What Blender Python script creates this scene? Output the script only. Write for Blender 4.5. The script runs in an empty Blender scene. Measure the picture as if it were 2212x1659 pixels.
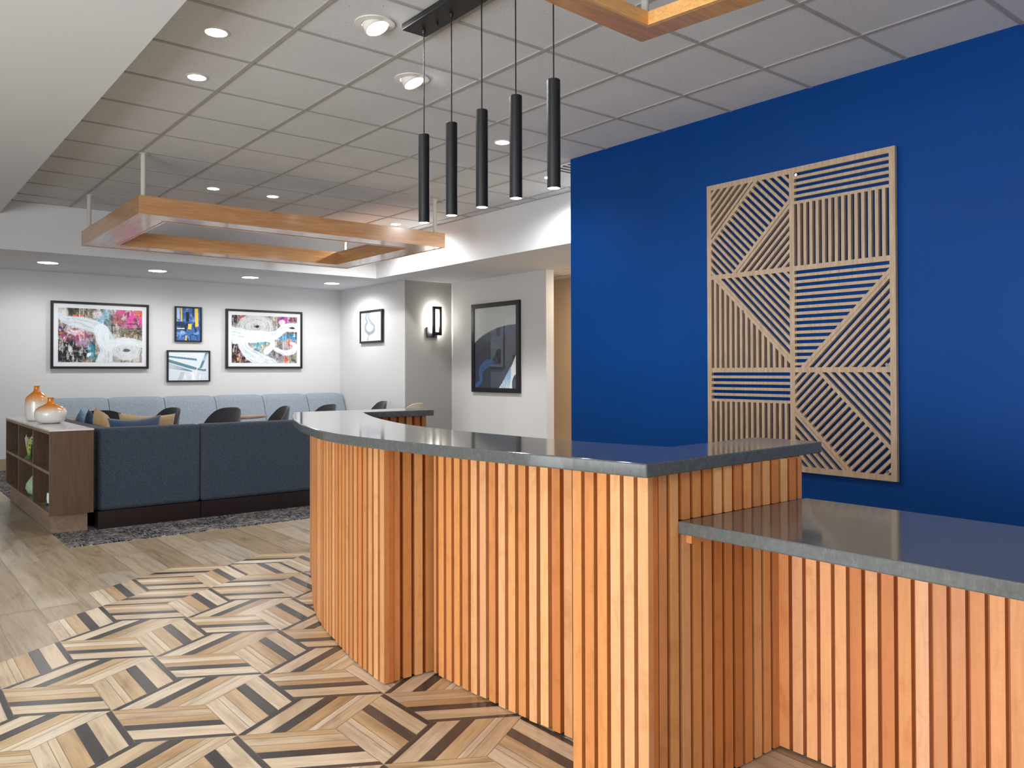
import bpy, bmesh, math, random
import numpy as np
from mathutils import Matrix, Vector
random.seed(7)
scene = bpy.context.scene
PI = math.pi

# ------------------------------------------------------------------ camera
F_PX, YAW, HY, PITCH, ROLL = 1749.66471, 0.67879910, 784.13583, 0.01065668, -0.00239492
EYE = 1.225
cam_data = bpy.data.cameras.new('camera')
cam = bpy.data.objects.new('camera', cam_data)
scene.collection.objects.link(cam)
cam_data.sensor_fit = 'HORIZONTAL'
cam_data.sensor_width = 36.0
cam_data.lens = F_PX / 2212 * 36.0
cam_data.shift_y = -(829.5 - HY) / 2212
cam_data.clip_start = 0.05
fwd = Vector((math.sin(YAW), math.cos(YAW), 0)); rt = Vector((math.cos(YAW), -math.sin(YAW), 0)); up = Vector((0, 0, 1))
Fv = fwd * math.cos(PITCH) + up * math.sin(PITCH)
Uv = -fwd * math.sin(PITCH) + up * math.cos(PITCH)
Rv = rt * math.cos(ROLL) + Uv * math.sin(ROLL)
U2 = -rt * math.sin(ROLL) + Uv * math.cos(ROLL)
M = Matrix((Rv, U2, -Fv)).transposed().to_4x4()
M.translation = Vector((0, 0, EYE))
cam.matrix_world = M
scene.camera = cam

# ------------------------------------------------------------------ world, exposure
scene.view_settings.view_transform = 'Standard'
scene.view_settings.look = 'None'
scene.view_settings.gamma = 1.0
scene.view_settings.exposure = 0.60
scene.cycles.max_bounces = 7
scene.cycles.diffuse_bounces = 4
scene.cycles.glossy_bounces = 3
scene.cycles.adaptive_threshold = 0.03
scene.cycles.caustics_reflective = False
scene.cycles.caustics_refractive = False
scene.cycles.sample_clamp_indirect = 6.0
world = bpy.data.worlds.new('world'); scene.world = world
world.use_nodes = True
world.node_tree.nodes['Background'].inputs[0].default_value = (0.85, 0.92, 1.0, 1)
world.node_tree.nodes['Background'].inputs[1].default_value = 1.2

def lamp(name, kind, loc, energy, color=(1, 1, 1), size=0.12, rot=(0, 0, 0), parent=None, **kw):
    d = bpy.data.lights.new(name, kind)
    d.energy = energy; d.color = color
    if kind == 'AREA':
        d.shape = kw.get('shape', 'DISK'); d.size = size
        if 'size_y' in kw: d.size_y = kw['size_y']
        if 'spread' in kw: d.spread = kw['spread']
    elif kind == 'SPOT':
        d.shadow_soft_size = size; d.spot_size = kw.get('angle', 2.4); d.spot_blend = kw.get('blend', 1.0)
    else:
        d.shadow_soft_size = size
    o = bpy.data.objects.new(name, d); scene.collection.objects.link(o)
    o.location = loc; o.rotation_euler = rot
    if parent: o.parent = parent
    return o
DAY = (0.93, 0.97, 1.0)
# daylight entering by the tall windows of the left wall (x = -4), one lamp per window pane
for y, e_ in ((-1.6, 120), (1.2, 190), (4.0, 38)):
    lamp('daylight', 'AREA', (-3.85, y, 1.12), e_, DAY, 1.8, (0, -PI / 2, 0), shape='RECTANGLE', size_y=2.2)
# weak daylight through unseen windows, added behind the photographer (y = -4)
for x in (-1.6, 1.6):
    lamp('daylight', 'AREA', (x, -3.85, 1.12), 10, DAY, 2.2, (PI / 2, 0, 0), shape='RECTANGLE', size_y=1.8)
LAMP_COL = (0.985, 0.98, 0.975)
DOWN_W, SOFFIT_W, PEND_W = 36, 21, 5

# ------------------------------------------------------------------ materials
def srgb(c):
    if isinstance(c, str): c = [int(c[i:i + 2], 16) / 255 for i in (0, 2, 4)]
    return tuple((v / 12.92 if v <= 0.04045 else ((v + 0.055) / 1.055) ** 2.4) for v in c)

class NT:
    def __init__(s, name, rough=0.5, spec=0.5, metal=0.0, coat=0.0, coat_rough=0.05):
        s.m = bpy.data.materials.new(name); s.m.use_nodes = True
        s.t = s.m.node_tree; s.b = s.t.nodes['Principled BSDF']
        s.b.inputs['Roughness'].default_value = rough
        s.b.inputs['Specular IOR Level'].default_value = spec
        s.b.inputs['Metallic'].default_value = metal
        s.b.inputs['Coat Weight'].default_value = coat
        s.b.inputs['Coat Roughness'].default_value = coat_rough
    def n(s, t, **kw):
        nd = s.t.nodes.new(t)
        for k, v in kw.items():
            if k in nd.inputs: nd.inputs[k].default_value = v
            else: setattr(nd, k, v)
        return nd
    def l(s, a, b): s.t.links.new(a, b)
    def coord(s, kind='Object', scale=(1, 1, 1), rot=(0, 0, 0)):
        tc = s.n('ShaderNodeTexCoord'); mp = s.n('ShaderNodeMapping')
        mp.inputs['Scale'].default_value = scale; mp.inputs['Rotation'].default_value = rot
        s.l(tc.outputs[kind], mp.inputs[0]); return mp.outputs[0]
    def noise(s, vec, scale=5, detail=4, rough=0.6, dist=0.0):
        nd = s.n('ShaderNodeTexNoise'); nd.inputs['Scale'].default_value = scale
        nd.inputs['Detail'].default_value = detail; nd.inputs['Roughness'].default_value = rough
        nd.inputs['Distortion'].default_value = dist
        s.l(vec, nd.inputs['Vector']); return nd.outputs['Fac']
    def ramp(s, fac, stops):
        nd = s.n('ShaderNodeValToRGB'); e = nd.color_ramp.elements
        while len(e) < len(stops): e.new(0.5)
        for i, (p, c) in enumerate(stops):
            e[i].position = p; e[i].color = (*c, 1) if len(c) == 3 else c
        s.l(fac, nd.inputs[0]); return nd.outputs[0]
    def mix(s, a, b, fac=1.0, mode='MULTIPLY'):
        nd = s.n('ShaderNodeMix'); nd.data_type = 'RGBA'; nd.blend_type = mode
        for sock, v in ((nd.inputs[0], fac), (nd.inputs[6], a), (nd.inputs[7], b)):
            if hasattr(v, 'is_output'): s.l(v, sock)
            elif isinstance(v, (int, float)): sock.default_value = v
            else: sock.default_value = (*v[:3], 1)
        return nd.outputs[2]
    def bump(s, h, strength=0.3, dist=0.002):
        nd = s.n('ShaderNodeBump'); nd.inputs['Strength'].default_value = strength
        nd.inputs['Distance'].default_value = dist
        s.l(h, nd.inputs['Height']); s.l(nd.outputs[0], s.b.inputs['Normal'])
    def col(s, c):
        if hasattr(c, 'is_output'): s.l(c, s.b.inputs['Base Color'])
        else: s.b.inputs['Base Color'].default_value = (*c[:3], 1)
        return s.m

def g(v): return (v, v, v)
def plain(name, c, rough=0.5, spec=0.5, metal=0.0, var=0.06, scale=6, coat=0.0):
    k = NT(name, rough, spec, metal, coat)
    f = k.noise(k.coord(), scale, 3)
    return k.col(k.mix(srgb(c), k.ramp(f, [(0.3, g(1 - var)), (0.7, g(1.0))])))
def emit(name, c, strength):
    k = NT(name); k.b.inputs['Emission Color'].default_value = (*c, 1)
    k.b.inputs['Emission Strength'].default_value = strength; return k.col(c)

def attr(k):
    nd = k.n('ShaderNodeAttribute'); nd.attribute_name = 'tint'; return nd.outputs['Color']

def mat_slat():
    k = NT('maple_slat', 0.42, 0.45)
    v = k.coord('UV', (1, 1, 1))
    mp = k.n('ShaderNodeMapping'); mp.inputs['Scale'].default_value = (26, 1.3, 1); k.l(v, mp.inputs[0])
    f1 = k.noise(mp.outputs[0], 3.0, 6, 0.65, 0.6)
    mp2 = k.n('ShaderNodeMapping'); mp2.inputs['Scale'].default_value = (6.0, 2.6, 1); k.l(v, mp2.inputs[0])
    f2 = k.noise(mp2.outputs[0], 2.2, 4, 0.55, 1.6)
    mp3 = k.n('ShaderNodeMapping'); mp3.inputs['Scale'].default_value = (6.0, 120.0, 1); k.l(v, mp3.inputs[0])
    f3 = k.noise(mp3.outputs[0], 1.4, 2, 0.5, 0.4)
    c = k.mix(attr(k), k.ramp(f1, [(0.28, (0.90, 0.86, 0.82)), (0.6, (1.03, 1.02, 1.02))]))
    c = k.mix(c, k.ramp(f2, [(0.26, (0.86, 0.78, 0.70)), (0.48, g(1.0))]))
    c = k.mix(c, k.ramp(f3, [(0.35, (0.965, 0.95, 0.94)), (0.6, g(1.0))]))
    k.bump(f1, 0.12, 0.001)
    return k.col(c)

def mat_board(name, dark, light, rough=0.3, axis=0, coat=0.0, scale=1.0):
    k = NT(name, rough, 0.5, 0, coat, 0.12)
    sc = [9.0 * scale] * 3; sc[axis] = 0.7 * scale
    f = k.noise(k.coord('Object', tuple(sc)), 3.2, 6, 0.62, 0.8)
    sc2 = [55.0 * scale] * 3; sc2[axis] = 2.0 * scale
    f2 = k.noise(k.coord('Object', tuple(sc2)), 2.5, 4, 0.6, 0.2)
    c = k.ramp(f, [(0.3, srgb(dark)), (0.68, srgb(light))])
    c = k.mix(c, k.ramp(f2, [(0.35, g(0.84)), (0.62, g(1.05))]))
    return k.col(c)

def mat_tile():
    k = NT('wood_look_floor_tile', 0.30, 0.5)
    v = k.coord('UV')
    mp = k.n('ShaderNodeMapping'); mp.inputs['Scale'].default_value = (1.1, 14, 1); k.l(v, mp.inputs[0])
    f1 = k.noise(mp.outputs[0], 2.2, 6, 0.6, 0.35)
    mp2 = k.n('ShaderNodeMapping'); mp2.inputs['Scale'].default_value = (3.0, 60, 1); k.l(v, mp2.inputs[0])
    f2 = k.noise(mp2.outputs[0], 2.6, 5, 0.6, 0.5)
    mp3 = k.n('ShaderNodeMapping'); mp3.inputs['Scale'].default_value = (0.9, 3.2, 1); k.l(v, mp3.inputs[0])
    f3 = k.noise(mp3.outputs[0], 1.6, 5, 0.65, 0.9)
    c = k.mix(attr(k), k.ramp(f1, [(0.30, (0.70, 0.66, 0.62)), (0.52, g(1.0)), (0.75, (1.10, 1.09, 1.07))]))
    c = k.mix(c, k.ramp(f2, [(0.35, g(0.86)), (0.6, g(1.03))]))
    c = k.mix(c, k.ramp(f3, [(0.33, (0.74, 0.69, 0.64)), (0.46, g(1.0))]))
    k.bump(f2, 0.10, 0.001)
    return k.col(c)

def mat_quartz():
    k = NT('grey_quartz', 0.085, 0.5, 0, 0.0, 0.02)
    v = k.coord()
    f = k.noise(v, 60, 4, 0.7)
    f2 = k.noise(k.coord('Object', (4, 18, 4), (0, 0, 0.5)), 6, 6, 0.75, 1.5)
    vo = k.n('ShaderNodeTexVoronoi'); vo.inputs['Scale'].default_value = 260; k.l(v, vo.inputs['Vector'])
    c = k.ramp(f, [(0.3, srgb('4b4d4c')), (0.7, srgb('5a5c5a'))])
    c = k.mix(c, k.ramp(f2, [(0.55, g(0)), (0.72, g(0.05))]), 1.0, 'ADD')
    c = k.mix(c, k.ramp(vo.outputs['Distance'], [(0.06, g(0.12)), (0.12, g(0))]), 0.35, 'ADD')
    return k.col(c)

def mat_ceiling_tile():
    k = NT('acoustic_tile', 0.95, 0.1)
    v = k.coord('Object')
    f = k.noise(v, 150, 3, 0.55, 1.0)
    vo = k.n('ShaderNodeTexVoronoi'); vo.inputs['Scale'].default_value = 125; k.l(v, vo.inputs['Vector'])
    base = k.mix(srgb('d9dcdf'), k.ramp(k.noise(v, 2.0, 2), [(0.3, g(0.95)), (0.7, g(1.02))]))
    c = k.mix(base, k.ramp(f, [(0.31, g(0.45)), (0.37, g(1))]))
    c = k.mix(c, k.ramp(vo.outputs['Distance'], [(0.10, g(0.62)), (0.17, g(1.0))]))
    k.bump(f, 0.35, 0.002)
    return k.col(c)

def mat_wallpaper(name, c, var=0.05):
    k = NT(name, 0.9, 0.2)
    f = k.noise(k.coord('Object', (1, 1, 9)), 55, 4, 0.7)
    f2 = k.noise(k.coord('Object', (9, 9, 1)), 55, 4, 0.7)
    cc = k.mix(srgb(c), k.ramp(f, [(0.3, g(1 - var)), (0.7, g(1))]))
    cc = k.mix(cc, k.ramp(f2, [(0.3, g(1 - var)), (0.7, g(1))]))
    k.bump(f, 0.1, 0.001)
    return k.col(cc)

def mat_fabric(name, dark, light, scale=420, rough=0.95, sheen=0.3):
    k = NT(name, rough, 0.15)
    k.b.inputs['Sheen Weight'].default_value = sheen
    v = k.coord()
    f = k.noise(v, scale, 3, 0.8)
    f2 = k.noise(v, scale * 0.35, 3, 0.8)
    c = k.ramp(f, [(0.38, srgb(dark)), (0.62, srgb(light))])
    c = k.mix(c, k.ramp(f2, [(0.4, g(0.82)), (0.6, g(1.1))]))
    k.bump(f, 0.4, 0.002)
    return k.col(c)

def mat_carpet():
    k = NT('patterned_carpet', 0.98, 0.05)
    a = k.noise(k.coord('Object', (6, 30, 1)), 3.0, 5, 0.75, 0.6)
    b = k.noise(k.coord('Object', (30, 5, 1)), 3.0, 5, 0.75, 0.6)
    m = k.noise(k.coord('Object', (2.5, 2.5, 1)), 2.0, 2, 0.5)
    ca = k.ramp(a, [(0.42, srgb('161d2b')), (0.50, srgb('3c4552')), (0.57, srgb('b8aa9c'))])
    cb = k.ramp(b, [(0.44, srgb('121826')), (0.52, srgb('4a5563')), (0.58, srgb('a08f7b'))])
    k.bump(a, 0.5, 0.004)
    return k.col(k.mix(ca, cb, k.ramp(m, [(0.45, g(0)), (0.55, g(1))]), 'MIX'))

def mat_vertex(name, rough=0.5, coat=0.0, spec=0.4):
    k = NT(name, rough, spec, 0, coat, 0.01)
    return k.col(attr(k))

def mat_vase():
    k = NT('amber_and_milk_glass', 0.2, 0.5, 0, 0.3, 0.03)
    tc = k.n('ShaderNodeTexCoord'); sp = k.n('ShaderNodeSeparateXYZ')
    k.l(tc.outputs['Generated'], sp.inputs[0])
    nz = k.noise(k.coord('Object'), 18, 3, 0.6)
    ad = k.n('ShaderNodeMath'); ad.operation = 'MULTIPLY_ADD'
    k.l(nz, ad.inputs[0]); ad.inputs[1].default_value = 0.16; k.l(sp.outputs[2], ad.inputs[2])
    return k, ad.outputs[0]

def vase_mat(name, lo, hi):
    k, f = mat_vase(); k.m.name = name
    return k.col(k.ramp(f, [(lo, srgb('dcd9d4')), ((lo + hi) / 2, srgb('d9a877')), (hi, srgb('d3780f'))]))

MT = {}
MT['slat'] = mat_slat()
MT['quartz'] = mat_quartz()
MT['tile'] = mat_tile()
MT['grout'] = plain('grout', 'bdb6ac', 0.9)
MT['acoustic'] = mat_ceiling_tile()
MT['tbar'] = plain('white_grid_bar', 'adaba8', 0.6)
MT['paint'] = plain('light_grey_paint', 'dde1e5', 0.75, 0.3, var=0.02, scale=2)
MT['soffit'] = plain('soffit_paint', 'dcdee1', 0.75, 0.3, var=0.02, scale=2)
MT['wallpaper'] = mat_wallpaper('woven_wallpaper', 'd6d6d6')
MT['wallgrey'] = mat_wallpaper('grey_wallpaper', '9b9995')  # niche wall: its shade is put into the darker colour
MT['peach'] = mat_wallpaper('beige_wallpaper', 'd6bfa2')
k = NT('blue_paint', 0.5, 0.16)
f = k.noise(k.coord(), 90, 3, 0.6); k.bump(f, 0.12, 0.002)
MT['blue'] = k.col(k.mix(srgb('003d83'), k.ramp(k.noise(k.coord(), 1.5, 2), [(0.3, g(0.94)), (0.7, g(1.0))])))
MT['maple_x'] = mat_board('maple_board', 'b27f50', 'cb9a6c', 0.22, 0, 0.35)
MT['maple_y'] = mat_board('maple_board_crosswise', 'b27f50', 'cb9a6c', 0.22, 1, 0.35)
MT['mapleface'] = mat_board('pale_maple_lip', 'd39a56', 'e6b272', 0.3, 0, 0.2)  # brighter than the other maple, light painted into the inner lip
MT['walnut'] = mat_board('dark_walnut', '43301f', '574231', 0.4, 2, 0, 1.6)
MT['walnut_pl'] = mat_board('brown_oak_plinth', '75604e', '8e7863', 0.45, 1, 0, 1.4)
MT['oak'] = mat_board('pale_oak', 'a18a72', 'bba48a', 0.55, 2, 0, 2.0)
MT['navy'] = mat_fabric('navy_tweed', '1f252f', '48525f', 230, 0.95, 0.1)
MT['bluegrey'] = mat_fabric('blue_grey_tweed', '76808b', 'a0a9b2', 230, 0.95, 0.1)
MT['charcoal'] = mat_fabric('charcoal_felt', '2b2b2f', '434348', 300)
MT['beigefab'] = mat_fabric('beige_boucle', 'b3a48e', 'd6c8b2', 200)
MT['tan'] = mat_fabric('tan_linen', '9c8460', 'b79b70', 500)
MT['bluelinen'] = mat_fabric('blue_linen', '2b384a', '42536c', 500)
MT['lightblue'] = mat_fabric('light_blue_weave', '5b7391', '93a9c4', 160)
MT['plinth'] = plain('espresso_plinth', '1d1112', 0.35)
MT['carpet'] = mat_carpet()
MT['black'] = plain('black_metal', '17181a', 0.45, 0.5, 0.2, 0.1)
MT['cord'] = plain('black_cord', '0c0c0d', 0.7)
MT['white'] = plain('white_enamel', 'dedbd5', 0.45)
MT['steel'] = plain('brushed_steel', 'a9abae', 0.3, 0.5, 0.9)
MT['post'] = plain('cream_painted_post', 'cfcbc3', 0.5)
MT['cabtop'] = plain('light_grey_laminate', 'c6c1be', 0.16, 0.6)
MT['basebrd'] = mat_board('wood_look_baseboard', '9c8468', 'b39c80', 0.5, 0)
MT['mat'] = plain('white_mat_board', 'dcdee2', 0.8, var=0.01)
MT['art'] = mat_vertex('printed_art', 0.6)
MT['artgloss'] = mat_vertex('glazed_art', 0.35, 1.0)
MT['lens'] = emit('lamp_lens', (1.0, 0.985, 0.96), 22)
MT['lens_soft'] = emit('lamp_lens_soft', (1.0, 0.985, 0.96), 9)
MT['led'] = emit('led_strip', (1.0, 0.95, 0.86), 30)
MT['tabletop'] = mat_board('brown_table_top', '6b5648', '85705f', 0.3, 0)
MT['greenglass'] = mat_vertex('mottled_green_glass', 0.12, 1.0)
MT['celadon'] = plain('celadon_glaze', '9fbd97', 0.25, 0.6, coat=0.6)
MT['leaf'] = plain('leaf_green', '56743a', 0.6)
MT['pot'] = plain('white_ceramic', 'e4e6ea', 0.25)
MT['twig'] = plain('dark_grey_green_moss', '4c5a50', 0.9)
MT['vase_tall'] = vase_mat('amber_to_white_tall', 0.52, 0.86)
MT['vase_low'] = vase_mat('amber_to_white_low', 0.52, 0.78)
MT['window'] = NT('window_glass', 0.0).m
nb = MT['window'].node_tree.nodes['Principled BSDF']
nb.inputs['Transmission Weight'].default_value = 1.0; nb.inputs['Base Color'].default_value = (1, 1, 1, 1)

# ------------------------------------------------------------------ mesh helpers
class MB:
    def __init__(s): s.v = []; s.f = []; s.mi = []; s.c = []; s.uv = []; s.mats = []
    def mat(s, m):
        if m not in s.mats: s.mats.append(m)
        return s.mats.index(m)
    def face(s, pts, m=None, col=(1, 1, 1), uv=None):
        i0 = len(s.v); s.v += [tuple(p) for p in pts]
        s.f.append(tuple(range(i0, i0 + len(pts)))); s.mi.append(s.mat(m) if m else 0)
        s.c.append(col); s.uv.append(uv or [(0, 0)] * len(pts))
    def prism(s, poly, z0, z1, m=None, col=(1, 1, 1)):
        """vertical prism over a plan polygon (counter-clockwise)"""
        n = len(poly)
        s.face([(x, y, z1) for x, y in poly], m, col, [(x, y) for x, y in poly])
        s.face([(x, y, z0) for x, y in reversed(poly)], m, col, [(x, y) for x, y in reversed(poly)])
        for i in range(n):
            a, b = poly[i], poly[(i + 1) % n]; L = math.dist(a, b)
            s.face([(*a, z0), (*b, z0), (*b, z1), (*a, z1)], m, col, [(0, z0), (L, z0), (L, z1), (0, z1)])
    def box(s, x0, x1, y0, y1, z0, z1, m=None, col=(1, 1, 1)):
        s.prism([(x0, y0), (x1, y0), (x1, y1), (x0, y1)], z0, z1, m, col)
    def lathe(s, prof, c=(0, 0), n=40, m=None, col=(1, 1, 1), cap=True):
        """prof: list of (r, z)"""
        for k in range(len(prof) - 1):
            (r0, z0), (r1, z1) = prof[k], prof[k + 1]
            for i in range(n):
                a, b = 2 * PI * i / n, 2 * PI * (i + 1) / n
                p = [(c[0] + r0 * math.cos(a), c[1] + r0 * math.sin(a), z0), (c[0] + r0 * math.cos(b), c[1] + r0 * math.sin(b), z0),
                     (c[0] + r1 * math.cos(b), c[1] + r1 * math.sin(b), z1), (c[0] + r1 * math.cos(a), c[1] + r1 * math.sin(a), z1)]
                if r0 < 1e-6: p = [p[0], p[2], p[3]]
                elif r1 < 1e-6: p = [p[0], p[1], p[2]]
                s.face(p, m, col)
    def tube(s, a, b, r0, r1=None, n=12, m=None, col=(1, 1, 1)):
        r1 = r0 if r1 is None else r1
        a, b = Vector(a), Vector(b); d = (b - a).normalized()
        u = d.orthogonal().normalized(); w = d.cross(u)
        A = [a + (u * math.cos(t) + w * math.sin(t)) * r0 for t in [2 * PI * i / n for i in range(n)]]
        B = [b + (u * math.cos(t) + w * math.sin(t)) * r1 for t in [2 * PI * i / n for i in range(n)]]
        for i in range(n):
            j = (i + 1) % n; s.face([A[i], A[j], B[j], B[i]], m, col)
        s.face(list(reversed(A)), m, col); s.face(B, m, col)
    def grid(s, fn, nu, nv, m=None, colfn=None, closed_u=False):
        P = [[fn(i / nu, j / nv) for j in range(nv + 1)] for i in range(nu + 1)]
        for i in range(nu):
            for j in range(nv):
                s.face([P[i][j], P[i + 1][j], P[i + 1][j + 1], P[i][j + 1]], m, colfn(i / nu, j / nv) if colfn else (1, 1, 1))
    def build(s, name, mat=None, parent=None, smooth=False, bevel=0, merge=True, angle=40, seg=2):
        me = bpy.data.meshes.new(name)
        me.from_pydata(s.v, [], s.f)
        for m in (s.mats or [mat]): me.materials.append(m)
        me.polygons.foreach_set('material_index', s.mi)
        ca = me.color_attributes.new('tint', 'FLOAT_COLOR', 'CORNER')
        buf = []; ub = []
        for f, c, u in zip(s.f, s.c, s.uv):
            buf += list((*c[:3], 1.0)) * len(f)
            for q in u: ub += q
        ca.data.foreach_set('color', buf)
        uvl = me.uv_layers.new(name='UVMap'); uvl.data.foreach_set('uv', ub)
        if merge:
            bm = bmesh.new(); bm.from_mesh(me); bmesh.ops.remove_doubles(bm, verts=bm.verts, dist=1e-5)
            bmesh.ops.recalc_face_normals(bm, faces=bm.faces); bm.to_mesh(me); bm.free()
        if smooth:
            me.shade_smooth()
            me.set_sharp_from_angle(angle=math.radians(angle))
        o = bpy.data.objects.new(name, me); scene.collection.objects.link(o)
        if parent:
            o.parent = parent
        if bevel:
            md = o.modifiers.new('bevel', 'BEVEL'); md.width = bevel; md.segments = seg; md.limit_method = 'ANGLE'
            md.harden_normals = False
        return o

def thing(name, label, cat, loc=(0, 0, 0), rz=0, group=None):
    o = bpy.data.objects.new(name, None); scene.collection.objects.link(o)
    o.location = loc; o.rotation_euler = (0, 0, rz); o.empty_display_size = 0.1
    o['label'] = label; o['category'] = cat
    if group: o['group'] = group
    return o
def tag(o, label, cat, group=None):
    o['label'] = label; o['category'] = cat
    if group: o['group'] = group
    return o
def struct(o): o['kind'] = 'structure'; return o
def relocate(o, loc):
    """move the mesh origin of a world-built part so that it hangs under a root placed at loc"""
    o.data.transform(Matrix.Translation(-Vector(loc)))
def dup(root, loc, rz, label, group=None, mat_swap=None):
    r = root.copy(); scene.collection.objects.link(r); r.location = loc; r.rotation_euler = (0, 0, rz)
    r['label'] = label
    if group: r['group'] = group
    def rec(src, dst):
        for ch in list(src.children):
            if ch.name.startswith(root.name + '#'): continue
            c = ch.copy(); scene.collection.objects.link(c); c.parent = dst
            if c.type == 'LIGHT': pass
            rec(ch, c)
    rec(root, r)
    return r

# ------------------------------------------------------------------ floor
A = 0.325; S3 = 0.5629
U = np.array([S3 / 2, A * 1.5]); V = np.array([S3 / 2, -A * 1.5])
ORG = np.array([1.0, 3.695])          # a six-fold vertex of the rhomb pattern
LIGHT = [srgb(c) for c in ('d2bea1', 'd9c7ac', 'ccb696', 'dccdb4', 'd1bc9d')]
TAN = [srgb(c) for c in ('c5a981', 'bd9e75', 'caaf89', 'c1a37b')]
DARK = [srgb(c) for c in ('494543', '4e4a47', '43403e')]
fl = MB()
ZT = 0.0
G = 0.0016
def strip_tiles(p0, e_along, e_across, alt=0):
    """stripes of one rhomb: from p0, running along e_along, stacked over e_across; the last one is the narrow dark one"""
    rows = [(0.0, 0.20, 'L'), (0.20, 0.30, 'L'), (0.30, 0.515, 'T'), (0.515, 0.675, 'D'), (0.675, 0.925, 'L'), (0.925, 1.0, 'D')]
    if alt: rows = [(0.0, 0.13, 'T'), (0.13, 0.32, 'L'), (0.32, 0.50, 'T'), (0.50, 0.655, 'D'), (0.655, 0.925, 'L'), (0.925, 1.0, 'D')]
    L = np.linalg.norm(e_along); hgt = abs(e_along[0] * e_across[1] - e_along[1] * e_across[0]) / L
    ux, uy = random.random() * 30, random.random() * 30
    for a, b, t in rows:
        col = random.choice({'L': LIGHT, 'T': TAN, 'D': DARK}[t])
        a2, b2 = a + G / hgt / 2 * 1.2, b - G / hgt / 2 * 1.2
        s0, s1 = G * 0.7 / L, 1 - G * 0.7 / L
        q = [p0 + e_along * s0 + e_across * a2, p0 + e_along * s1 + e_across * a2, p0 + e_along * s1 + e_across * b2, p0 + e_along * s0 + e_across * b2]
        d = e_along / L; nrm = np.array([-d[1], d[0]])
        uy += 1.7
        fl.face([(x, y, ZT) for x, y in q], MT['tile'], col, [(float(x * d[0] + y * d[1]) + ux, float(x * nrm[0] + y * nrm[1]) + uy) for x, y in q])
dY = np.array([0, A]); d30 = np.array([S3 / 2, A / 2]); dm30 = np.array([S3 / 2, -A / 2])
def side(p):   # signed distance from the left border line of the mosaic
    return (p[0] - 0.441) * (A * 1.5) - (p[1] - 3.687) * (S3 / 2)
NODES = []
for i in range(-14, 16):
    for j in range(-14, 16):
        p = ORG + i * U + j * V
        if p[0] < -3 or p[0] > 2.9 or p[1] < 0.5 or p[1] > 5.3: continue
        NODES.append(p)
covered = []
for p in NODES:
    top = p[1] > 5.0
    # A rhomb: p, p+dm30, p+dm30-dY, p-dY
    cA = p + dm30 / 2 - dY / 2; cB = p + d30 / 2 + dY / 2; cC = p + d30 / 2 + dm30 / 2
    def ok(c): return side(c) > -0.02 and c[1] < 5.3 and c[1] > 0.8 and c[0] < 2.75 and not (c[0] > 2.0 and c[1] < 1.75)
    if ok(cA):
        if top and p[0] > 1.7: strip_tiles(p, -dY, dm30, 1)
        else: strip_tiles(p, dm30, -dY, 1)
        covered.append([p, p + dm30, p + dm30 - dY, p - dY])
    if ok(cB) and not top:
        strip_tiles(p, dY, d30, 0); covered.append([p, p + d30, p + d30 + dY, p + dY])
    if ok(cC):
        # p (left), right p+(S3,0), top p+d30, bottom p+dm30
        if p[1] > 4.5: strip_tiles(p + d30, dm30, -d30, 1)
        else: strip_tiles(p + np.array([S3, 0]), -d30, -dm30, 0)
        covered.append([p, p + dm30, p + np.array([S3, 0]), p + d30])
struct(fl.build('floor', None, None, merge=False))['label'] = 'rhomb mosaic of striped wood-look tiles'
# grout bed and planks: the planks stop where the mosaic starts
bed = MB(); bed.face([(-4, -4, -0.0016), (12, -4, -0.0016), (12, 13, -0.0016), (-4, 13, -0.0016)], MT['grout'])
bed.box(-4, 12, -4, 13, -0.15, -0.01, MT['grout'])
pk = MB()
cov = [np.array(c) for c in covered]
cmin = np.array([c.min(0) for c in cov]); cmax = np.array([c.max(0) for c in cov])
def clip(poly, n, d):
    """keep the part of poly with dot(n, p) <= d"""
    out = []
    for i in range(len(poly)):
        a, b = poly[i], poly[(i + 1) % len(poly)]
        da = n[0] * a[0] + n[1] * a[1] - d; db = n[0] * b[0] + n[1] * b[1] - d
        if da <= 0: out.append(a)
        if da * db < 0:
            t = da / (da - db); out.append((a[0] + (b[0] - a[0]) * t, a[1] + (b[1] - a[1]) * t))
    return out
def subtract(polys, conv):
    c = [tuple(p) for p in conv]
    ar = sum(c[i][0] * c[(i + 1) % 4][1] - c[(i + 1) % 4][0] * c[i][1] for i in range(4))
    if ar < 0: c = c[::-1]
    res = []
    for poly in polys:
        rest = poly
        for i in range(4):
            a, b = c[i], c[(i + 1) % 4]
            n = (b[1] - a[1], -(b[0] - a[0])); d = n[0] * a[0] + n[1] * a[1]     # outward normal
            L = math.hypot(*n); n = (n[0] / L, n[1] / L); d /= L; d2 = d + 0.0008
            outp = clip(rest, (-n[0], -n[1]), -d2)
            if len(outp) > 2: res.append(outp)
            rest = clip(rest, n, d2)
            if len(rest) < 3: break
    return res
PLANK = [srgb(c) for c in ('ae9d86', 'b5a58d', 'a6947a', 'bbad99', 'a28f75', 'b1a593')]
k0 = -24
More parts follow.
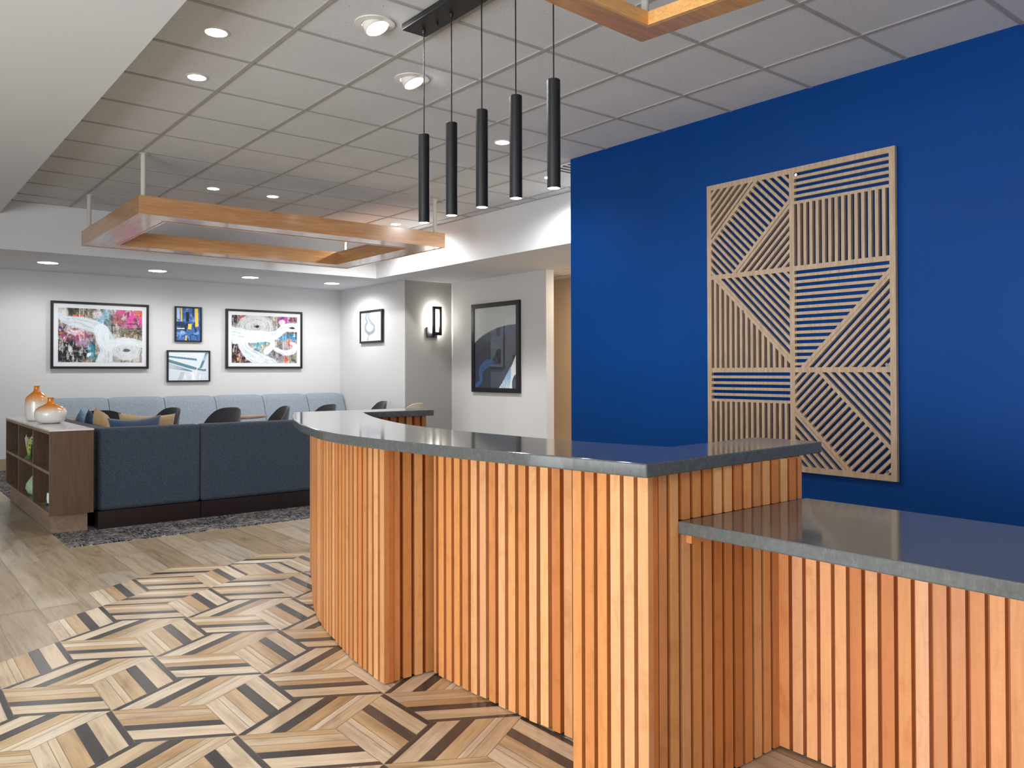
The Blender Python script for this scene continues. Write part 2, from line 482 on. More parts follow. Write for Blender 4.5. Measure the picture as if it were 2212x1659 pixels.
for k_ in range(k0, 44):
    x0 = 0.733 + k_ * 0.1965; x1 = x0 + 0.1965
    if x0 > 7.2: break
    y = -4.0 + (k_ * 0.437) % 1.2 - 1.2
    if k_ == 0: y = 4.82 - 1.22 * 8
    if k_ == 1: y = 5.36 - 1.22 * 8
    if k_ == -1: y = 4.82 - 1.22 * 8
    while y < 12.2:
        y1 = y + 1.22
        if y1 > -3:
            r = [(x0 + G, y + G), (x1 - G, y + G), (x1 - G, y1 - G), (x0 + G, y1 - G)]
            polys = [r]
            hit = np.where((cmin[:, 0] < x1) & (cmax[:, 0] > x0) & (cmin[:, 1] < y1) & (cmax[:, 1] > y))[0]
            for h in hit:
                polys = subtract(polys, cov[h])
            col = random.choice(PLANK); ux, uy = random.random() * 50, random.random() * 50
            for q in polys:
                ar = abs(sum(q[i][0] * q[(i + 1) % len(q)][1] - q[(i + 1) % len(q)][0] * q[i][1] for i in range(len(q)))) / 2
                if ar > 1e-5: pk.face([(a, b, 0) for a, b in q], MT['tile'], col, [(b + ux, a + uy) for a, b in q])
        y = y1
struct(pk.build('floor', None, None, merge=False))
struct(bed.build('floor', None, None, merge=False))

# ------------------------------------------------------------------ room shell
CEIL, SOF, BULK = 3.05, 2.525, 2.894
GX, GY, T = 1.795, 4.052, 0.61
cl = MB()
cl.box(1.137, 5.6, -4, 9.95, CEIL, CEIL + 0.06, MT['acoustic'])
for i in range(-2, 8):
    x = GX + i * T
    if 1.14 < x < 5.6: cl.box(x - 0.012, x + 0.012, -4, 9.95, CEIL - 0.006, CEIL + 0.002, MT['tbar'])
for j in range(-14, 11):
    y = GY + j * T
    if -4 < y < 9.95: cl.box(1.137, 5.6, y - 0.012, y + 0.012, CEIL - 0.005, CEIL + 0.002, MT['tbar'])
cl.box(5.588, 5.6, -4, 9.95, CEIL - 0.006, CEIL, MT['tbar'])
cl.box(1.137, 5.6, 9.938, 9.95, CEIL - 0.006, CEIL, MT['tbar'])
struct(cl.build('ceiling', None, None))
b = MB(); b.box(-4, 1.137, -4, 9.95, BULK, CEIL + 0.06, MT['paint']); struct(b.build('ceiling', None, None))
b = MB(); b.box(-4, 5.6, 9.95, 12.0, SOF, CEIL + 0.06, MT['soffit']); b.box(5.6, 6.9, 5.0, 12.0, SOF, CEIL + 0.06, MT['soffit'])
struct(b.build('ceiling', None, None))
b = MB(); b.box(6.9, 9.0, 4.0, 12.0, 2.60, 2.66, MT['acoustic'])
for i in range(4): b.box(7.25 + i * T - 0.012, 7.25 + i * T + 0.012, 4, 12, 2.594, 2.602, MT['tbar'])
for i in range(13): b.box(6.9, 9, 4.3 + i * T - 0.012, 4.3 + i * T + 0.012, 2.595, 2.602, MT['tbar'])
struct(b.build('ceiling', None, None))
def wall(name, x0, x1, y0, y1, z0, z1, m):
    b = MB(); b.box(x0, x1, y0, y1, z0, z1, MT[m]); return struct(b.build(name))
wall('wall_back', -4.1, 6.01, 11.85, 12.0, 0, SOF, 'wallpaper')
wall('wall_side', 6.01, 6.10, 9.86, 11.85, 0, SOF, 'wallpaper')
wall('wall_niche', 6.0105, 6.79, 9.83, 9.93, 0, SOF, 'wallgrey')
wall('wall_right', 6.79, 6.92, 7.725, 9.86, 0, SOF, 'wallpaper')
wall('wall_corridor', 8.12, 8.2, 4.0, 12.0, 0, 2.60, 'peach')
wall('wall_corridor', 6.92, 8.12, 11.0, 11.1, 0, 2.60, 'peach')
wall('wall_blue', 4.758, 4.90, -4.0, 5.09, 0, CEIL, 'blue')
b = MB(); b.box(1.40, 6.0, 11.835, 11.85, 0, 0.15, MT['basebrd']); b.box(-4, 1.40, 11.835, 11.85, 0, 0.15, MT['basebrd'])
struct(b.build('baseboard_back'))
b = MB(); b.box(6.775, 6.79, 7.725, 9.83, 0, 0.15, MT['basebrd']); struct(b.build('baseboard_right'))
# left wall with three tall windows, unseen rear wall with two added ones
def windowed(name, axis, pos, lo, hi, wins, z0=0.12, z1=2.12, top=3.05):
    b = MB()
    def bx(a0, a1, c0, c1):
        if axis == 'x': b.box(pos - 0.12, pos, a0, a1, c0, c1, MT['wallpaper'])
        else: b.box(a0, a1, pos - 0.12, pos, c0, c1, MT['wallpaper'])
    bx(lo, hi, 0, z0); bx(lo, hi, z1, top)
    e = lo
    for w0, w1 in wins: bx(e, w0, z0, z1); e = w1
    bx(e, hi, z0, z1)
    struct(b.build(name, merge=False))
windowed('wall_left', 'x', -4.0, -4.0, 12.0, [(-2.75, -0.45), (0.05, 2.35), (2.85, 5.15)])
windowed('wall_rear', 'y', -4.0, -4.0, 4.76, [(-2.75, -0.45), (0.45, 2.75)])
n_w = 0
for ax, (w0, w1) in [('x', (-2.75, -0.45)), ('x', (0.05, 2.35)), ('x', (2.85, 5.15)), ('y', (-2.75, -0.45)), ('y', (0.45, 2.75))]:
    n_w += 1
    b = MB(); z0, z1, t = 0.12, 2.12, 0.05
    for a0, a1, c0, c1 in ((w0, w1, z0, z0 + t), (w0, w1, z1 - t, z1), (w0, w0 + t, z0 + t, z1 - t), (w1 - t, w1, z0 + t, z1 - t), ((w0 + w1) / 2 - t / 2, (w0 + w1) / 2 + t / 2, z0 + t, z1 - t)):
        if ax == 'x': b.box(-4.09, -4.03, a0, a1, c0, c1, MT['black'])
        else: b.box(a0, a1, -4.09, -4.03, c0, c1, MT['black'])
    w = struct(b.build('window_%d' % n_w, merge=False))
    b = MB()
    if ax == 'x': b.box(-4.063, -4.057, w0 + t, w1 - t, z0 + t, z1 - t, MT['window'])
    else: b.box(w0 + t, w1 - t, -4.063, -4.057, z0 + t, z1 - t, MT['window'])
    p = b.build('pane', None, w)

# ------------------------------------------------------------------ rug
b = MB(); b.box(1.15, 6.0, 6.36, 11.83, 0.0, 0.006, MT['carpet'])
tag(b.build('carpet'), 'dark blue and beige abstract patterned carpet under the booth seating', 'carpet')

# ------------------------------------------------------------------ reception desk
MAPLE = [srgb(c) for c in ('cc8d56', 'd29862', 'c5834d', 'd8a26f', 'bd7842', 'cd9463', 'd29d6e', 'c28453', 'c98a52')]
BACKC = srgb('b26c39')  # deeper than the slats: the shade of the gaps is painted in
def catmull(pts, n=12):
    P = [np.array(p, float) for p in pts]; P = [2 * P[0] - P[1]] + P + [2 * P[-1] - P[-2]]
    out = []
    for i in range(1, len(P) - 2):
        for k in range(n):
            t = k / n
            out.append(0.5 * (2 * P[i] + (P[i + 1] - P[i - 1]) * t + (2 * P[i - 1] - 5 * P[i] + 4 * P[i + 1] - P[i + 2]) * t * t + (-P[i - 1] + 3 * P[i] - 3 * P[i + 1] + P[i + 2]) * t ** 3))
    out.append(P[-2]); return out
def slats(path, z0, z1, w=0.037, gap=0.0183, depth=0.021, inward=1, start=0.0, backing=True, pale=None, zfun=None, tone=(1, 1, 1)):
    """slats whose outer faces follow the plan path; inward = +1: the backing is on the left of the path direction"""
    mb = MB(); P = [np.array(p, float) for p in path]
    seg = [np.linalg.norm(P[i + 1] - P[i]) for i in range(len(P) - 1)]; cum = np.concatenate([[0], np.cumsum(seg)]); L = cum[-1]
    def at(s):
        s = min(max(s, 0), L - 1e-9); i = int(np.searchsorted(cum, s, side='right') - 1)
        t = (s - cum[i]) / seg[i]; d = (P[i + 1] - P[i]) / seg[i]
        return P[i] + (P[i + 1] - P[i]) * t, d
    s = start
    while s < L - w * 0.4:
        e = min(s + w, L)
        (a, da), (c, dc) = at(s), at(e)
        nn = lambda d: np.array([-d[1], d[0]]) * inward
        a2, c2 = a + nn(da) * depth, c + nn(dc) * depth
        col = random.choice(MAPLE); f = random.uniform(0.90, 1.06); col = tuple(v * f * t2 for v, t2 in zip(col, tone))
        q = [tuple(a), tuple(c), tuple(c2), tuple(a2)]
        if inward < 0: q = q[::-1]
        zz = z0 if zfun is None else zfun((a + c) / 2)
        zb = zz + (random.uniform(0.0, 0.004) if zz < 0.1 else 0.0006)
        n0 = len(mb.uv)
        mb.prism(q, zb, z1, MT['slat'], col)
        ou, ov = random.random() * 40, random.random() * 40
        for kf in range(n0 + 2, len(mb.uv)):
            if (kf - n0) in (3, 5): mb.c[kf] = (col[0] * 0.84, col[1] * 0.74, col[2] * 0.64)     # side faces tinted deeper, painting in the shade between slats
        for kf in range(n0, len(mb.uv)): mb.uv[kf] = [(u + ou, v + ov) for u, v in mb.uv[kf]]
        s += w + gap
    if backing:
        N = max(2, int(L / 0.05)); F = []; B = []
        for i in range(N + 1):
            p, d = at(L * i / N); n_ = np.array([-d[1], d[0]]) * inward
            F.append(p + n_ * depth); B.append(p + n_ * (depth + 0.02))
        for i in range(N):
            q = [tuple(F[i]), tuple(F[i + 1]), tuple(B[i + 1]), tuple(B[i])]
            if inward < 0: q = q[::-1]
            mb.prism(q, (z0 if zfun is None else zfun(F[i])) + 0.001, z1, MT['slat'], BACKC)
    return mb
TOPU, TOPZ = 0.936, 0.975
desk = thing('reception_desk', 'tall curved reception desk clad in vertical honey maple slats', 'desk', (0, 0, 0))
drum = catmull([(1.603, 2.787), (1.613, 2.92), (1.640, 3.124), (1.678, 3.322), (1.738, 3.603), (1.812, 3.85), (1.925, 4.12), (2.075, 4.45), (2.18, 4.70)])
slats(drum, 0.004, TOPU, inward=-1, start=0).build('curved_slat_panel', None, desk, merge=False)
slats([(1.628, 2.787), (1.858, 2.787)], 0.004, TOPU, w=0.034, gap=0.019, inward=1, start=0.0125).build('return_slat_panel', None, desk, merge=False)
rec = catmull([(1.86, 1.80), (1.848, 2.0), (1.832, 2.2), (1.823, 2.45), (1.821, 2.62), (1.822, 2.768)])
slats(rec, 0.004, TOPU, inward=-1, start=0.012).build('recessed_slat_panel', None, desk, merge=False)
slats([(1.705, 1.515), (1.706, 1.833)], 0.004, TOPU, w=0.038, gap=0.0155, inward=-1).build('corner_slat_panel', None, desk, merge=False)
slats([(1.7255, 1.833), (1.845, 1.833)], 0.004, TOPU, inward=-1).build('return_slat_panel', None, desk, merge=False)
# side panel facing the low counter: the slats right of x=1.83 stop on the low worktop above and go on below it
LOWZ, LOWU = 0.795, 0.758
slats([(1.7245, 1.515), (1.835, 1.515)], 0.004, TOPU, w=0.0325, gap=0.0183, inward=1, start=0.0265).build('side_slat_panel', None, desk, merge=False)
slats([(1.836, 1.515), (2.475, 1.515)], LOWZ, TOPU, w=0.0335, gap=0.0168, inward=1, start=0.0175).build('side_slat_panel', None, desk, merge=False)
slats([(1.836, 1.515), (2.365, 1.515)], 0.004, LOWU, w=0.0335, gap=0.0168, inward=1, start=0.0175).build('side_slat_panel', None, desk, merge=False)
b = MB(); b.box(1.87, 1.95, 1.4965, 1.515, LOWU - 0.03, LOWU, MT['slat'], MAPLE[2]); b.build('support_block', None, desk)
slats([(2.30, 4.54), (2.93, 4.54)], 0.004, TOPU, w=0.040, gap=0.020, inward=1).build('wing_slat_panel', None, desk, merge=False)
# carcass (staff side) behind the panels
inner = catmull([(2.08, 1.80), (2.0, 2.2), (1.975, 2.6), (1.98, 3.0), (2.03, 3.36), (2.12, 3.68), (2.24, 4.05), (2.37, 4.40), (2.41, 4.58)], 6)
outer = [(1.866, 1.85), (1.87, 2.0), (1.862, 2.4), (1.866, 2.84), (1.70, 2.84), (1.70, 3.124), (1.74, 3.36), (1.80, 3.60), (1.875, 3.85), (1.985, 4.12), (2.13, 4.45), (2.24, 4.70)]
b = MB(); b.face([(x, y, 0.93) for x, y in outer] + [(2.93, 4.70, 0.93), (2.93, 4.58, 0.93)] + [(p[0], p[1], 0.93) for p in reversed(inner)], MT['slat'], BACKC)
wallp = [tuple(p) for p in inner]
for i in range(len(wallp) - 1):
    b.face([(*wallp[i], 0.004), (*wallp[i + 1], 0.004), (*wallp[i + 1], 0.93), (*wallp[i], 0.93)], MT['slat'], BACKC)
b.box(2.40, 2.93, 4.58, 4.60, 0.004, 0.93, MT['slat'], BACKC)
b.box(2.24, 2.93, 4.68, 4.70, 0.004, 0.93, MT['slat'], BACKC)
b.box(1.745, 2.47, 1.556, 1.575, 0.004, 0.93, MT['slat'], BACKC)
b.box(1.90, 2.47, 1.77, 1.79, 0.004, 0.93, MT['slat'], BACKC)
b.box(2.45, 2.47, 1.575, 1.77, 0.004, 0.93, MT['slat'], BACKC)
b.box(1.735, 1.752, 1.575, 1.83, 0.004, 0.93, MT['slat'], BACKC)
b.build('carcass', None, desk, merge=False)
b = MB(); b.box(2.915, 2.93, 4.56, 4.70, 0.004, TOPU, MT['slat'], MAPLE[1]); b.build('end_panel', None, desk)

front = catmull([(1.655, 1.475), (1.622, 1.73), (1.602, 1.84), (1.580, 1.974), (1.558, 2.14), (1.540, 2.316), (1.522, 2.50), (1.508, 2.70), (1.503, 2.88), (1.514, 3.06), (1.546, 3.25), (1.597, 3.45), (1.660, 3.68), (1.730, 3.88), (1.815, 4.11), (1.945, 4.42), (2.075, 4.70), (2.115, 4.80)], 5)
back = catmull([(2.088, 1.758), (2.018, 2.10), (1.992, 2.5), (1.988, 2.9), (2.012, 3.16), (2.050, 3.38), (2.125, 3.66), (2.225, 3.97), (2.34, 4.26), (2.445, 4.505)], 5)
poly = [tuple(p) for p in front] + [(2.96, 4.80), (2.955, 4.485)] + [tuple(p) for p in reversed(back)] + [(2.64, 1.812), (2.655, 1.545)]
b = MB(); b.prism(poly[::-1], TOPU, TOPZ, MT['quartz'])
top = b.build('worktop', None, None, bevel=0.004)
tag(top, 'long curved polished grey stone worktop on the tall slatted desk', 'countertop')

low = thing('service_desk', 'lower maple slatted desk section set back under its worktop', 'desk', (0, 0, 0))
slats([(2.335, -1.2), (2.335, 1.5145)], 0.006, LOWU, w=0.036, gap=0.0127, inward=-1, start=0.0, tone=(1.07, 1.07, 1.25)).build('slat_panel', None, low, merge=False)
b = MB(); b.box(2.382, 2.46, -1.2, 1.512, 0.004, LOWU, MT['slat'], BACKC); b.build('carcass', None, low)
b = MB(); b.box(1.832, 2.50, -1.25, 1.5148, LOWU, LOWZ, MT['quartz'])
tag(b.build('worktop', None, None, bevel=0.004), 'lower polished grey stone worktop butting against the tall desk', 'countertop')

# ------------------------------------------------------------------ slatted wall panel
panel = thing('wall_panel', 'pale oak fretwork panel of straight and diagonal bars on the blue wall', 'wall decor', (4.72, 3.626, 0.575))
PW, PH, PD = 1.352, 1.971, 0.026
fr = MB()
def ppoly(mb, poly, d0=0.0, d1=PD):
    """poly in panel (u right, v up); extruded into the wall"""
    ar = sum(poly[i][0] * poly[(i + 1) % len(poly)][1] - poly[(i + 1) % len(poly)][0] * poly[i][1] for i in range(len(poly)))
    if abs(ar) < 2e-6: return
    if ar < 0: poly = poly[::-1]
    f = [(d0, -u, v) for u, v in poly]; bk = [(d1, -u, v) for u, v in poly]
    mb.face(f, MT['oak']); mb.face(bk[::-1], MT['oak'])
    for i in range(len(poly)):
        j = (i + 1) % len(poly); mb.face([f[i], bk[i], bk[j], f[j]], MT['oak'])
def pr(mb, u0, u1, v0, v1): ppoly(mb, [(u0, v0), (u1, v0), (u1, v1), (u0, v1)])
BW = 0.036
pr(fr, 0, PW, 0, BW); pr(fr, 0, PW, PH - BW, PH); pr(fr, 0, BW, BW, PH - BW); pr(fr, PW - BW, PW, BW, PH - BW)
ud = PW / 2
fr.build('frame', None, panel, merge=False)
lat = MB()
pr(lat, ud - 0.018, ud + 0.018, BW, PH - BW)
for r in (1, 2): 
    vv = PH * r / 3; pr(lat, BW, ud - 0.018, vv - 0.016, vv + 0.016); pr(lat, ud + 0.018, PW - BW, vv - 0.016, vv + 0.016)
def bars(cell, half, ang, bw=0.019, pitch=0.0408, phase=0.0):
    """bars parallel to direction ang inside cell rectangle cut by half-planes (n, d): n.p <= d"""
    u0, u1, v0, v1 = cell
    d = (math.cos(ang), math.sin(ang)); n = (-d[1], d[0])
    corners = [n[0] * u + n[1] * v for u in (u0, u1) for v in (v0, v1)]
    lo, hi = min(corners), max(corners)
    kk = math.floor(lo / pitch) - 1
    while kk * pitch + phase < hi + pitch:
        c = kk * pitch + phase; kk += 1
        poly = [(u0, v0), (u1, v0), (u1, v1), (u0, v1)]
        for nn, dd in [(n, c + bw / 2), ((-n[0], -n[1]), -(c - bw / 2))] + half:
            poly = clip(poly, nn, dd)
            if len(poly) < 3: break
        if len(poly) >= 3: ppoly(lat, poly)
def line_bar(cell, n, c, bw=0.022):
    poly = [(cell[0], cell[2]), (cell[1], cell[2]), (cell[1], cell[3]), (cell[0], cell[3])]
    for nn, dd in [(n, c + bw / 2), ((-n[0], -n[1]), -(c - bw / 2))]: poly = clip(poly, nn, dd)
    if len(poly) > 2: ppoly(lat, poly, -0.0006, PD + 0.0006)
CU = [(BW, ud - 0.018), (ud + 0.018, PW - BW)]
CV = [(PH * 2 / 3 + 0.016, PH - BW), (PH / 3 + 0.016, PH * 2 / 3 - 0.016), (BW, PH / 3 - 0.016)]
q2 = math.sqrt(0.5)
def cellrect(r, c): return (*CU[c], *CV[r])
def uv_of(cell, a, b_): return (cell[0] + a * (cell[1] - cell[0]), cell[3] - b_ * (cell[3] - cell[2]))
def sum_plane(cell, s):     # line a + b = s  ("/" direction): u - v = const ; n = (q2, -q2)
    p = uv_of(cell, s / 2, s / 2); return (q2, -q2), q2 * p[0] - q2 * p[1]
def dif_plane(cell, s):     # line a - b = s  ("\" direction): u + v = const
    p = uv_of(cell, max(s, 0) + 0.0, max(s, 0) - s); return (q2, q2), q2 * p[0] + q2 * p[1]
neg = lambda n: (-n[0], -n[1])
UP, DN = PI / 4, -PI / 4
# row 0, left
c = cellrect(0, 0); n1, d1 = sum_plane(c, 0.60); n2, d2 = sum_plane(c, 1.30)
bars(c, [(n1, d1)], UP, phase=0.01); bars(c, [(neg(n1), -d1), (n2, d2)], DN, phase=0.005); bars(c, [(neg(n2), -d2)], UP, phase=0.02)
line_bar(c, n1, d1); line_bar(c, n2, d2)
# row 0, right
c = cellrect(0, 1); vm = c[3] - 0.345 * (c[3] - c[2])
def hbars(c, half, v_top, n_, step=0.0408, bw=0.019):
    for i_ in range(n_):
        v1_ = v_top - i_ * step - (step - bw)
        poly = [(c[0], v1_ - bw), (c[1], v1_ - bw), (c[1], v1_), (c[0], v1_)]
        for nn, dd in half + [((0, -1), -c[2])]:
            poly = clip(poly, nn, dd)
            if len(poly) < 3: break
        if len(poly) > 2: ppoly(lat, poly)
def vbars(c, half, n_=14):
    W_ = c[1] - c[0]; slot = 0.0218; bw = (W_ - (n_ + 1) * slot) / n_
    for i_ in range(n_):
        u0_ = c[0] + slot + i_ * (slot + bw)
        poly = [(u0_, c[2]), (u0_ + bw, c[2]), (u0_ + bw, c[3]), (u0_, c[3])]
        for nn, dd in half:
            poly = clip(poly, nn, dd)
            if len(poly) < 3: break
        if len(poly) > 2: ppoly(lat, poly)
hbars(c, [], c[3], 5); vbars(c, [((0, 1), c[3] - 5 * 0.0408)])
# row 1, left
c = cellrect(1, 0); n1, d1 = dif_plane(c, 0.06)
vbars(c, [(n1, d1)]); bars(c, [(neg(n1), -d1)], DN, phase=0.012); line_bar(c, n1, d1)
# row 1, right
c = cellrect(1, 1); n1, d1 = sum_plane(c, 1.09)
hbars(c, [(n1, d1)], c[3], 15); bars(c, [(neg(n1), -d1)], UP, phase=0.006); line_bar(c, n1, d1)
# row 2, left
c = cellrect(2, 0); hbars(c, [], c[3], 5); vbars(c, [((0, 1), c[3] - 5 * 0.0408)])
# row 2, right
c = cellrect(2, 1); n1, d1 = dif_plane(c, 0.28); n2, d2 = dif_plane(c, -0.39)
bars(c, [(neg(n1), -d1)], DN, phase=0.008); bars(c, [(n1, d1), (neg(n2), -d2)], UP, phase=0.015); bars(c, [(n2, d2)], DN, phase=0.02)
line_bar(c, n1, d1); line_bar(c, n2, d2)
lat.build('lattice', None, panel, merge=False)
for u, v in ((0.71, 1.92), (PW - 0.055, 0.055), (PW - 0.055, PH / 3 + 0.03), (0.055, 0.06), (0.30, 1.06)):
    b = MB(); b.tube((-0.004, -u, v), (0.0375, -u, v), 0.009, n=16, m=MT['steel']); b.build('mounting_bolt', None, panel)

# ------------------------------------------------------------------ hanging wooden frames
ring = thing('hanging_frame', 'long rectangular maple frame hung below the ceiling over the lounge', 'ceiling feature', (0, 0, 0))
RX0, RX1, RY0, RY1, RZ0, RZ1 = 1.775, 4.785, 7.045, 9.24, 2.525, 2.678
def ringside(x0, x1, y0, y1, z0, z1, mat, name, par):
    b = MB(); b.box(x0, x1, y0, y1, z0, z1, MT[mat]); return b.build(name, None, par, bevel=0.001)
t_ = 0.019; Wd = 0.27
ringside(RX0, RX1, RY0, RY0 + t_, RZ0, RZ1, 'maple_x', 'side_board', ring)
ringside(RX0, RX1, RY1 - t_, RY1, RZ0, RZ1, 'maple_x', 'side_board', ring)
ringside(RX0, RX0 + t_, RY0 + t_, RY1 - t_, RZ0, RZ1, 'maple_y', 'side_board', ring)
ringside(RX1 - t_, RX1, RY0 + t_, RY1 - t_, RZ0, RZ1, 'maple_y', 'side_board', ring)
ringside(RX0 + Wd, RX1 - Wd, RY0 + Wd, RY0 + Wd + t_, RZ0, RZ1, 'maple_x', 'inner_board', ring)
ringside(RX0 + Wd, RX1 - Wd, RY1 - Wd - t_, RY1 - Wd, RZ0, RZ1, 'maple_x', 'inner_board', ring)
ringside(RX0 + Wd, RX0 + Wd + t_, RY0 + Wd + t_, RY1 - Wd - t_, RZ0, RZ1, 'maple_y', 'inner_board', ring)
ringside(RX1 - Wd - t_, RX1 - Wd, RY0 + Wd + t_, RY1 - Wd - t_, RZ0, RZ1, 'maple_y', 'inner_board', ring)
def quadboard(q, z0, z1, mat, name, par):
    b = MB(); b.prism(q, z0, z1, MT[mat]); return b.build(name, None, par, bevel=0.001)
o4 = [(RX0 + 0.004, RY0 + 0.004), (RX1 - 0.004, RY0 + 0.004), (RX1 - 0.004, RY1 - 0.004), (RX0 + 0.004, RY1 - 0.004)]
i4 = [(RX0 + Wd, RY0 + Wd), (RX1 - Wd, RY0 + Wd), (RX1 - Wd, RY1 - Wd), (RX0 + Wd, RY1 - Wd)]
for i in range(4):
    j = (i + 1) % 4
    e = 0.0008
    quadboard([o4[i], o4[j], i4[j], i4[i]], RZ0 + 0.004, RZ0 + 0.016, ('maple_x', 'maple_y')[i % 2], 'soffit_board', ring)
for x, y in ((1.832, 7.14), (1.832, 9.17), (4.72, 7.14), (4.72, 9.17)):
    b = MB(); b.tube((x, y, RZ0 + 0.016), (x, y, CEIL), 0.021, n=16, m=MT['post']); b.tube((x, y, CEIL - 0.012), (x, y, CEIL), 0.035, n=20, m=MT['post'])
    b.build('suspension_post', None, ring, smooth=True)
near = thing('hanging_frame', 'nearer maple frame corner hung above the desk with pale lit inner lip', 'ceiling feature', (0, 0, 0))
NO = [(2.405, 2.160), (0.55, 2.050), (0.55, -1.2), (2.76, -0.6)]
NI = [(2.318, 2.052), (0.66, 1.958), (0.66, -1.09), (2.63, -0.51)]
NI2 = [(2.303, 2.037), (0.675, 1.943), (0.675, -1.075), (2.615, -0.495)]
for i in range(4):
    j = (i + 1) % 4
    quadboard([NO[i], NO[j], NI[j], NI[i]][::1], 2.527, 2.539, 'maple_x', 'soffit_board', near)
    quadboard([NI[i], NI[j], NI2[j], NI2[i]], 2.5272, 2.578, 'mapleface', 'inner_lip', near)
    quadboard([NO[i], NO[j], tuple(np.array(NO[j]) * 0.99 + np.array(NI[j]) * 0.01), tuple(np.array(NO[i]) * 0.8 + np.array(NI[i]) * 0.2)], 2.539, 2.575, 'maple_x', 'side_board', near)
for x, y in ((2.352, 2.094), (0.61, 2.0), (0.61, -1.13), (2.69, -0.55)):
    b = MB(); b.tube((x, y, 2.539), (x, y, CEIL), 0.0145, n=16, m=MT['post']); b.build('suspension_post', None, near, smooth=True)

# ------------------------------------------------------------------ pendant fixture
pend = thing('pendant_light', 'black linear ceiling canopy with five long black cylinder pendants', 'pendant light', (0, 0, 0))
b = MB(); b.box(2.203, 2.352, 2.495, 3.645, 3.012, CEIL - 0.004, MT['black']); b.build('canopy', None, pend, bevel=0.004)
for y in (3.45, 2.69):
    b = MB(); b.tube((2.296, y, 2.995), (2.296, y, 3.012), 0.006, n=10, m=MT['black']); b.build('canopy_screw', None, pend)
for y in (3.575, 3.322, 3.07, 2.815, 2.56):
    x = 2.296; z0, z1 = 2.003, 2.466; r = 0.0285
    b = MB(); b.lathe([(0, z1), (r - 0.002, z1), (r, z1 - 0.002), (r, z0), (r - 0.002, z0), (r - 0.002, z0 + 0.006)], (x, y), 32, MT['black'])
    cyl = b.build('cylinder_shade', None, pend, smooth=True)
    b = MB(); b.tube((x, y, z1), (x, y, 3.012), 0.0032, n=8, m=MT['cord']); b.tube((x, y, 2.995), (x, y, 3.012), 0.007, 0.010, n=12, m=MT['black'])
    b.build('cord', None, pend, smooth=True)
    b = MB(); b.lathe([(0, z0 + 0.0015), (r - 0.0025, z0 + 0.0015)], (x, y), 24, MT['lens']); b.build('lens', None, cyl)
    lamp('pendant_lamp', 'SPOT', (x, y, z0 - 0.012), PEND_W, LAMP_COL, 0.02, (0, 0, 0), angle=1.3, blend=1.0)

# ------------------------------------------------------------------ downlights
def downlight(x, y, z, r, label, tilt=None, group='recessed downlights in the tile ceiling', watts=None, lensmat='lens', wide=False):
    t = thing('downlight', label, 'ceiling light', (x, y, z), 0, group)
    if tilt is None:
        b = MB(); b.lathe([(r * 1.28, 0.0), (r * 1.26, -0.004), (r * 1.04, -0.006), (r, -0.003)], n=40, m=MT['white']); b.build('trim_ring', None, t, smooth=True)
        b = MB(); b.lathe([(r * 1.0, -0.003), (0.0, -0.003)], n=36, m=MT[lensmat]); b.build('lens', None, t)
        w = Vector((0, 0, -1)); lp = Vector((x, y, z - 0.03)); rot = (0, 0, 0)
    else:
        dx, dy = tilt
        b = MB(); b.lathe([(r * 1.75, -0.001), (r * 1.73, -0.006), (r * 1.22, -0.010), (r * 1.12, -0.004), (r * 1.1, 0.0)], n=44, m=MT['white']); b.build('trim_ring', None, t, smooth=True)
        w = Vector((dx, dy, -1)).normalized(); q = w.to_track_quat('-Z', 'Y')
        b = MB(); b.lathe([(r * 1.1, 0.02), (r * 1.1, -0.028), (r * 1.0, -0.034), (r * 0.97, -0.030)], n=36, m=MT['white']); g1 = b.build('gimbal', None, t, smooth=True)
        g1.rotation_euler = q.to_euler()
        b = MB(); b.lathe([(r * 0.98, -0.031), (0, -0.031)], n=36, m=MT[lensmat]); b.build('lens', None, g1)
        lp = Vector((x, y, z)) + w * 0.06; rot = tuple(q.to_euler())
    lamp('downlight_lamp', 'SPOT', lp, watts or DOWN_W, LAMP_COL, 0.05, rot, angle=2.95 if wide else 2.4, blend=0.5 if wide else 0.8)
    return t
CL = [(1.483, 4.358, 0.055, 'round flat downlight nearest the upper end of the grey bulkhead edge', None),
      (1.617, 5.098, 0.052, 'small downlight between the topmost flat one and the far hanging frame', None),
      (2.094, 3.731, 0.060, 'largest adjustable downlight with wide trim ring beside the black canopy', (0.25, -0.35)),
      (2.673, 4.298, 0.062, 'adjustable downlight just behind the cord of the end pendant', (0.3, -0.35)),
      (2.731, 8.098, 0.055, 'left of two small downlights above the far hanging frame', None),
      (3.335, 8.082, 0.055, 'right of two small downlights above the far hanging frame', None),
      (3.975, 5.044, 0.055, 'small downlight seen between the fourth and third black pendants', None),
      (5.153, 8.665, 0.060, 'small far downlight just above the right end of the wooden frame', None)]
for x, y, r, lab, tl in CL: downlight(x, y, CEIL, r, lab, tl, watts=DOWN_W * (2.6 if x > 5 else 0.8 if x > 3.5 else 1.0), wide=x > 5)
downlight(5.045, 5.68, CEIL, 0.05, 'small downlight almost hidden behind the nearest black pendant', None, watts=DOWN_W * 2.2, wide=True)  # unseen lamp, added to brighten the right soffit and walls
SL = [(1.733, 10.87, 'soffit downlight above the tall vase, leftmost of the row of four'),
      (2.968, 10.89, 'soffit downlight above the large swirl picture and small blue picture'),
      (4.169, 10.87, 'soffit downlight above the left edge of the second swirl picture'),
      (5.39, 10.88, 'soffit downlight nearest the room corner, rightmost of the row of four')]
for x, y, lab in SL: downlight(x, y, SOF, 0.105, lab, None, 'downlights in the lounge soffit', SOFFIT_W * (1.7 if x > 5 else 1.0), wide=True)
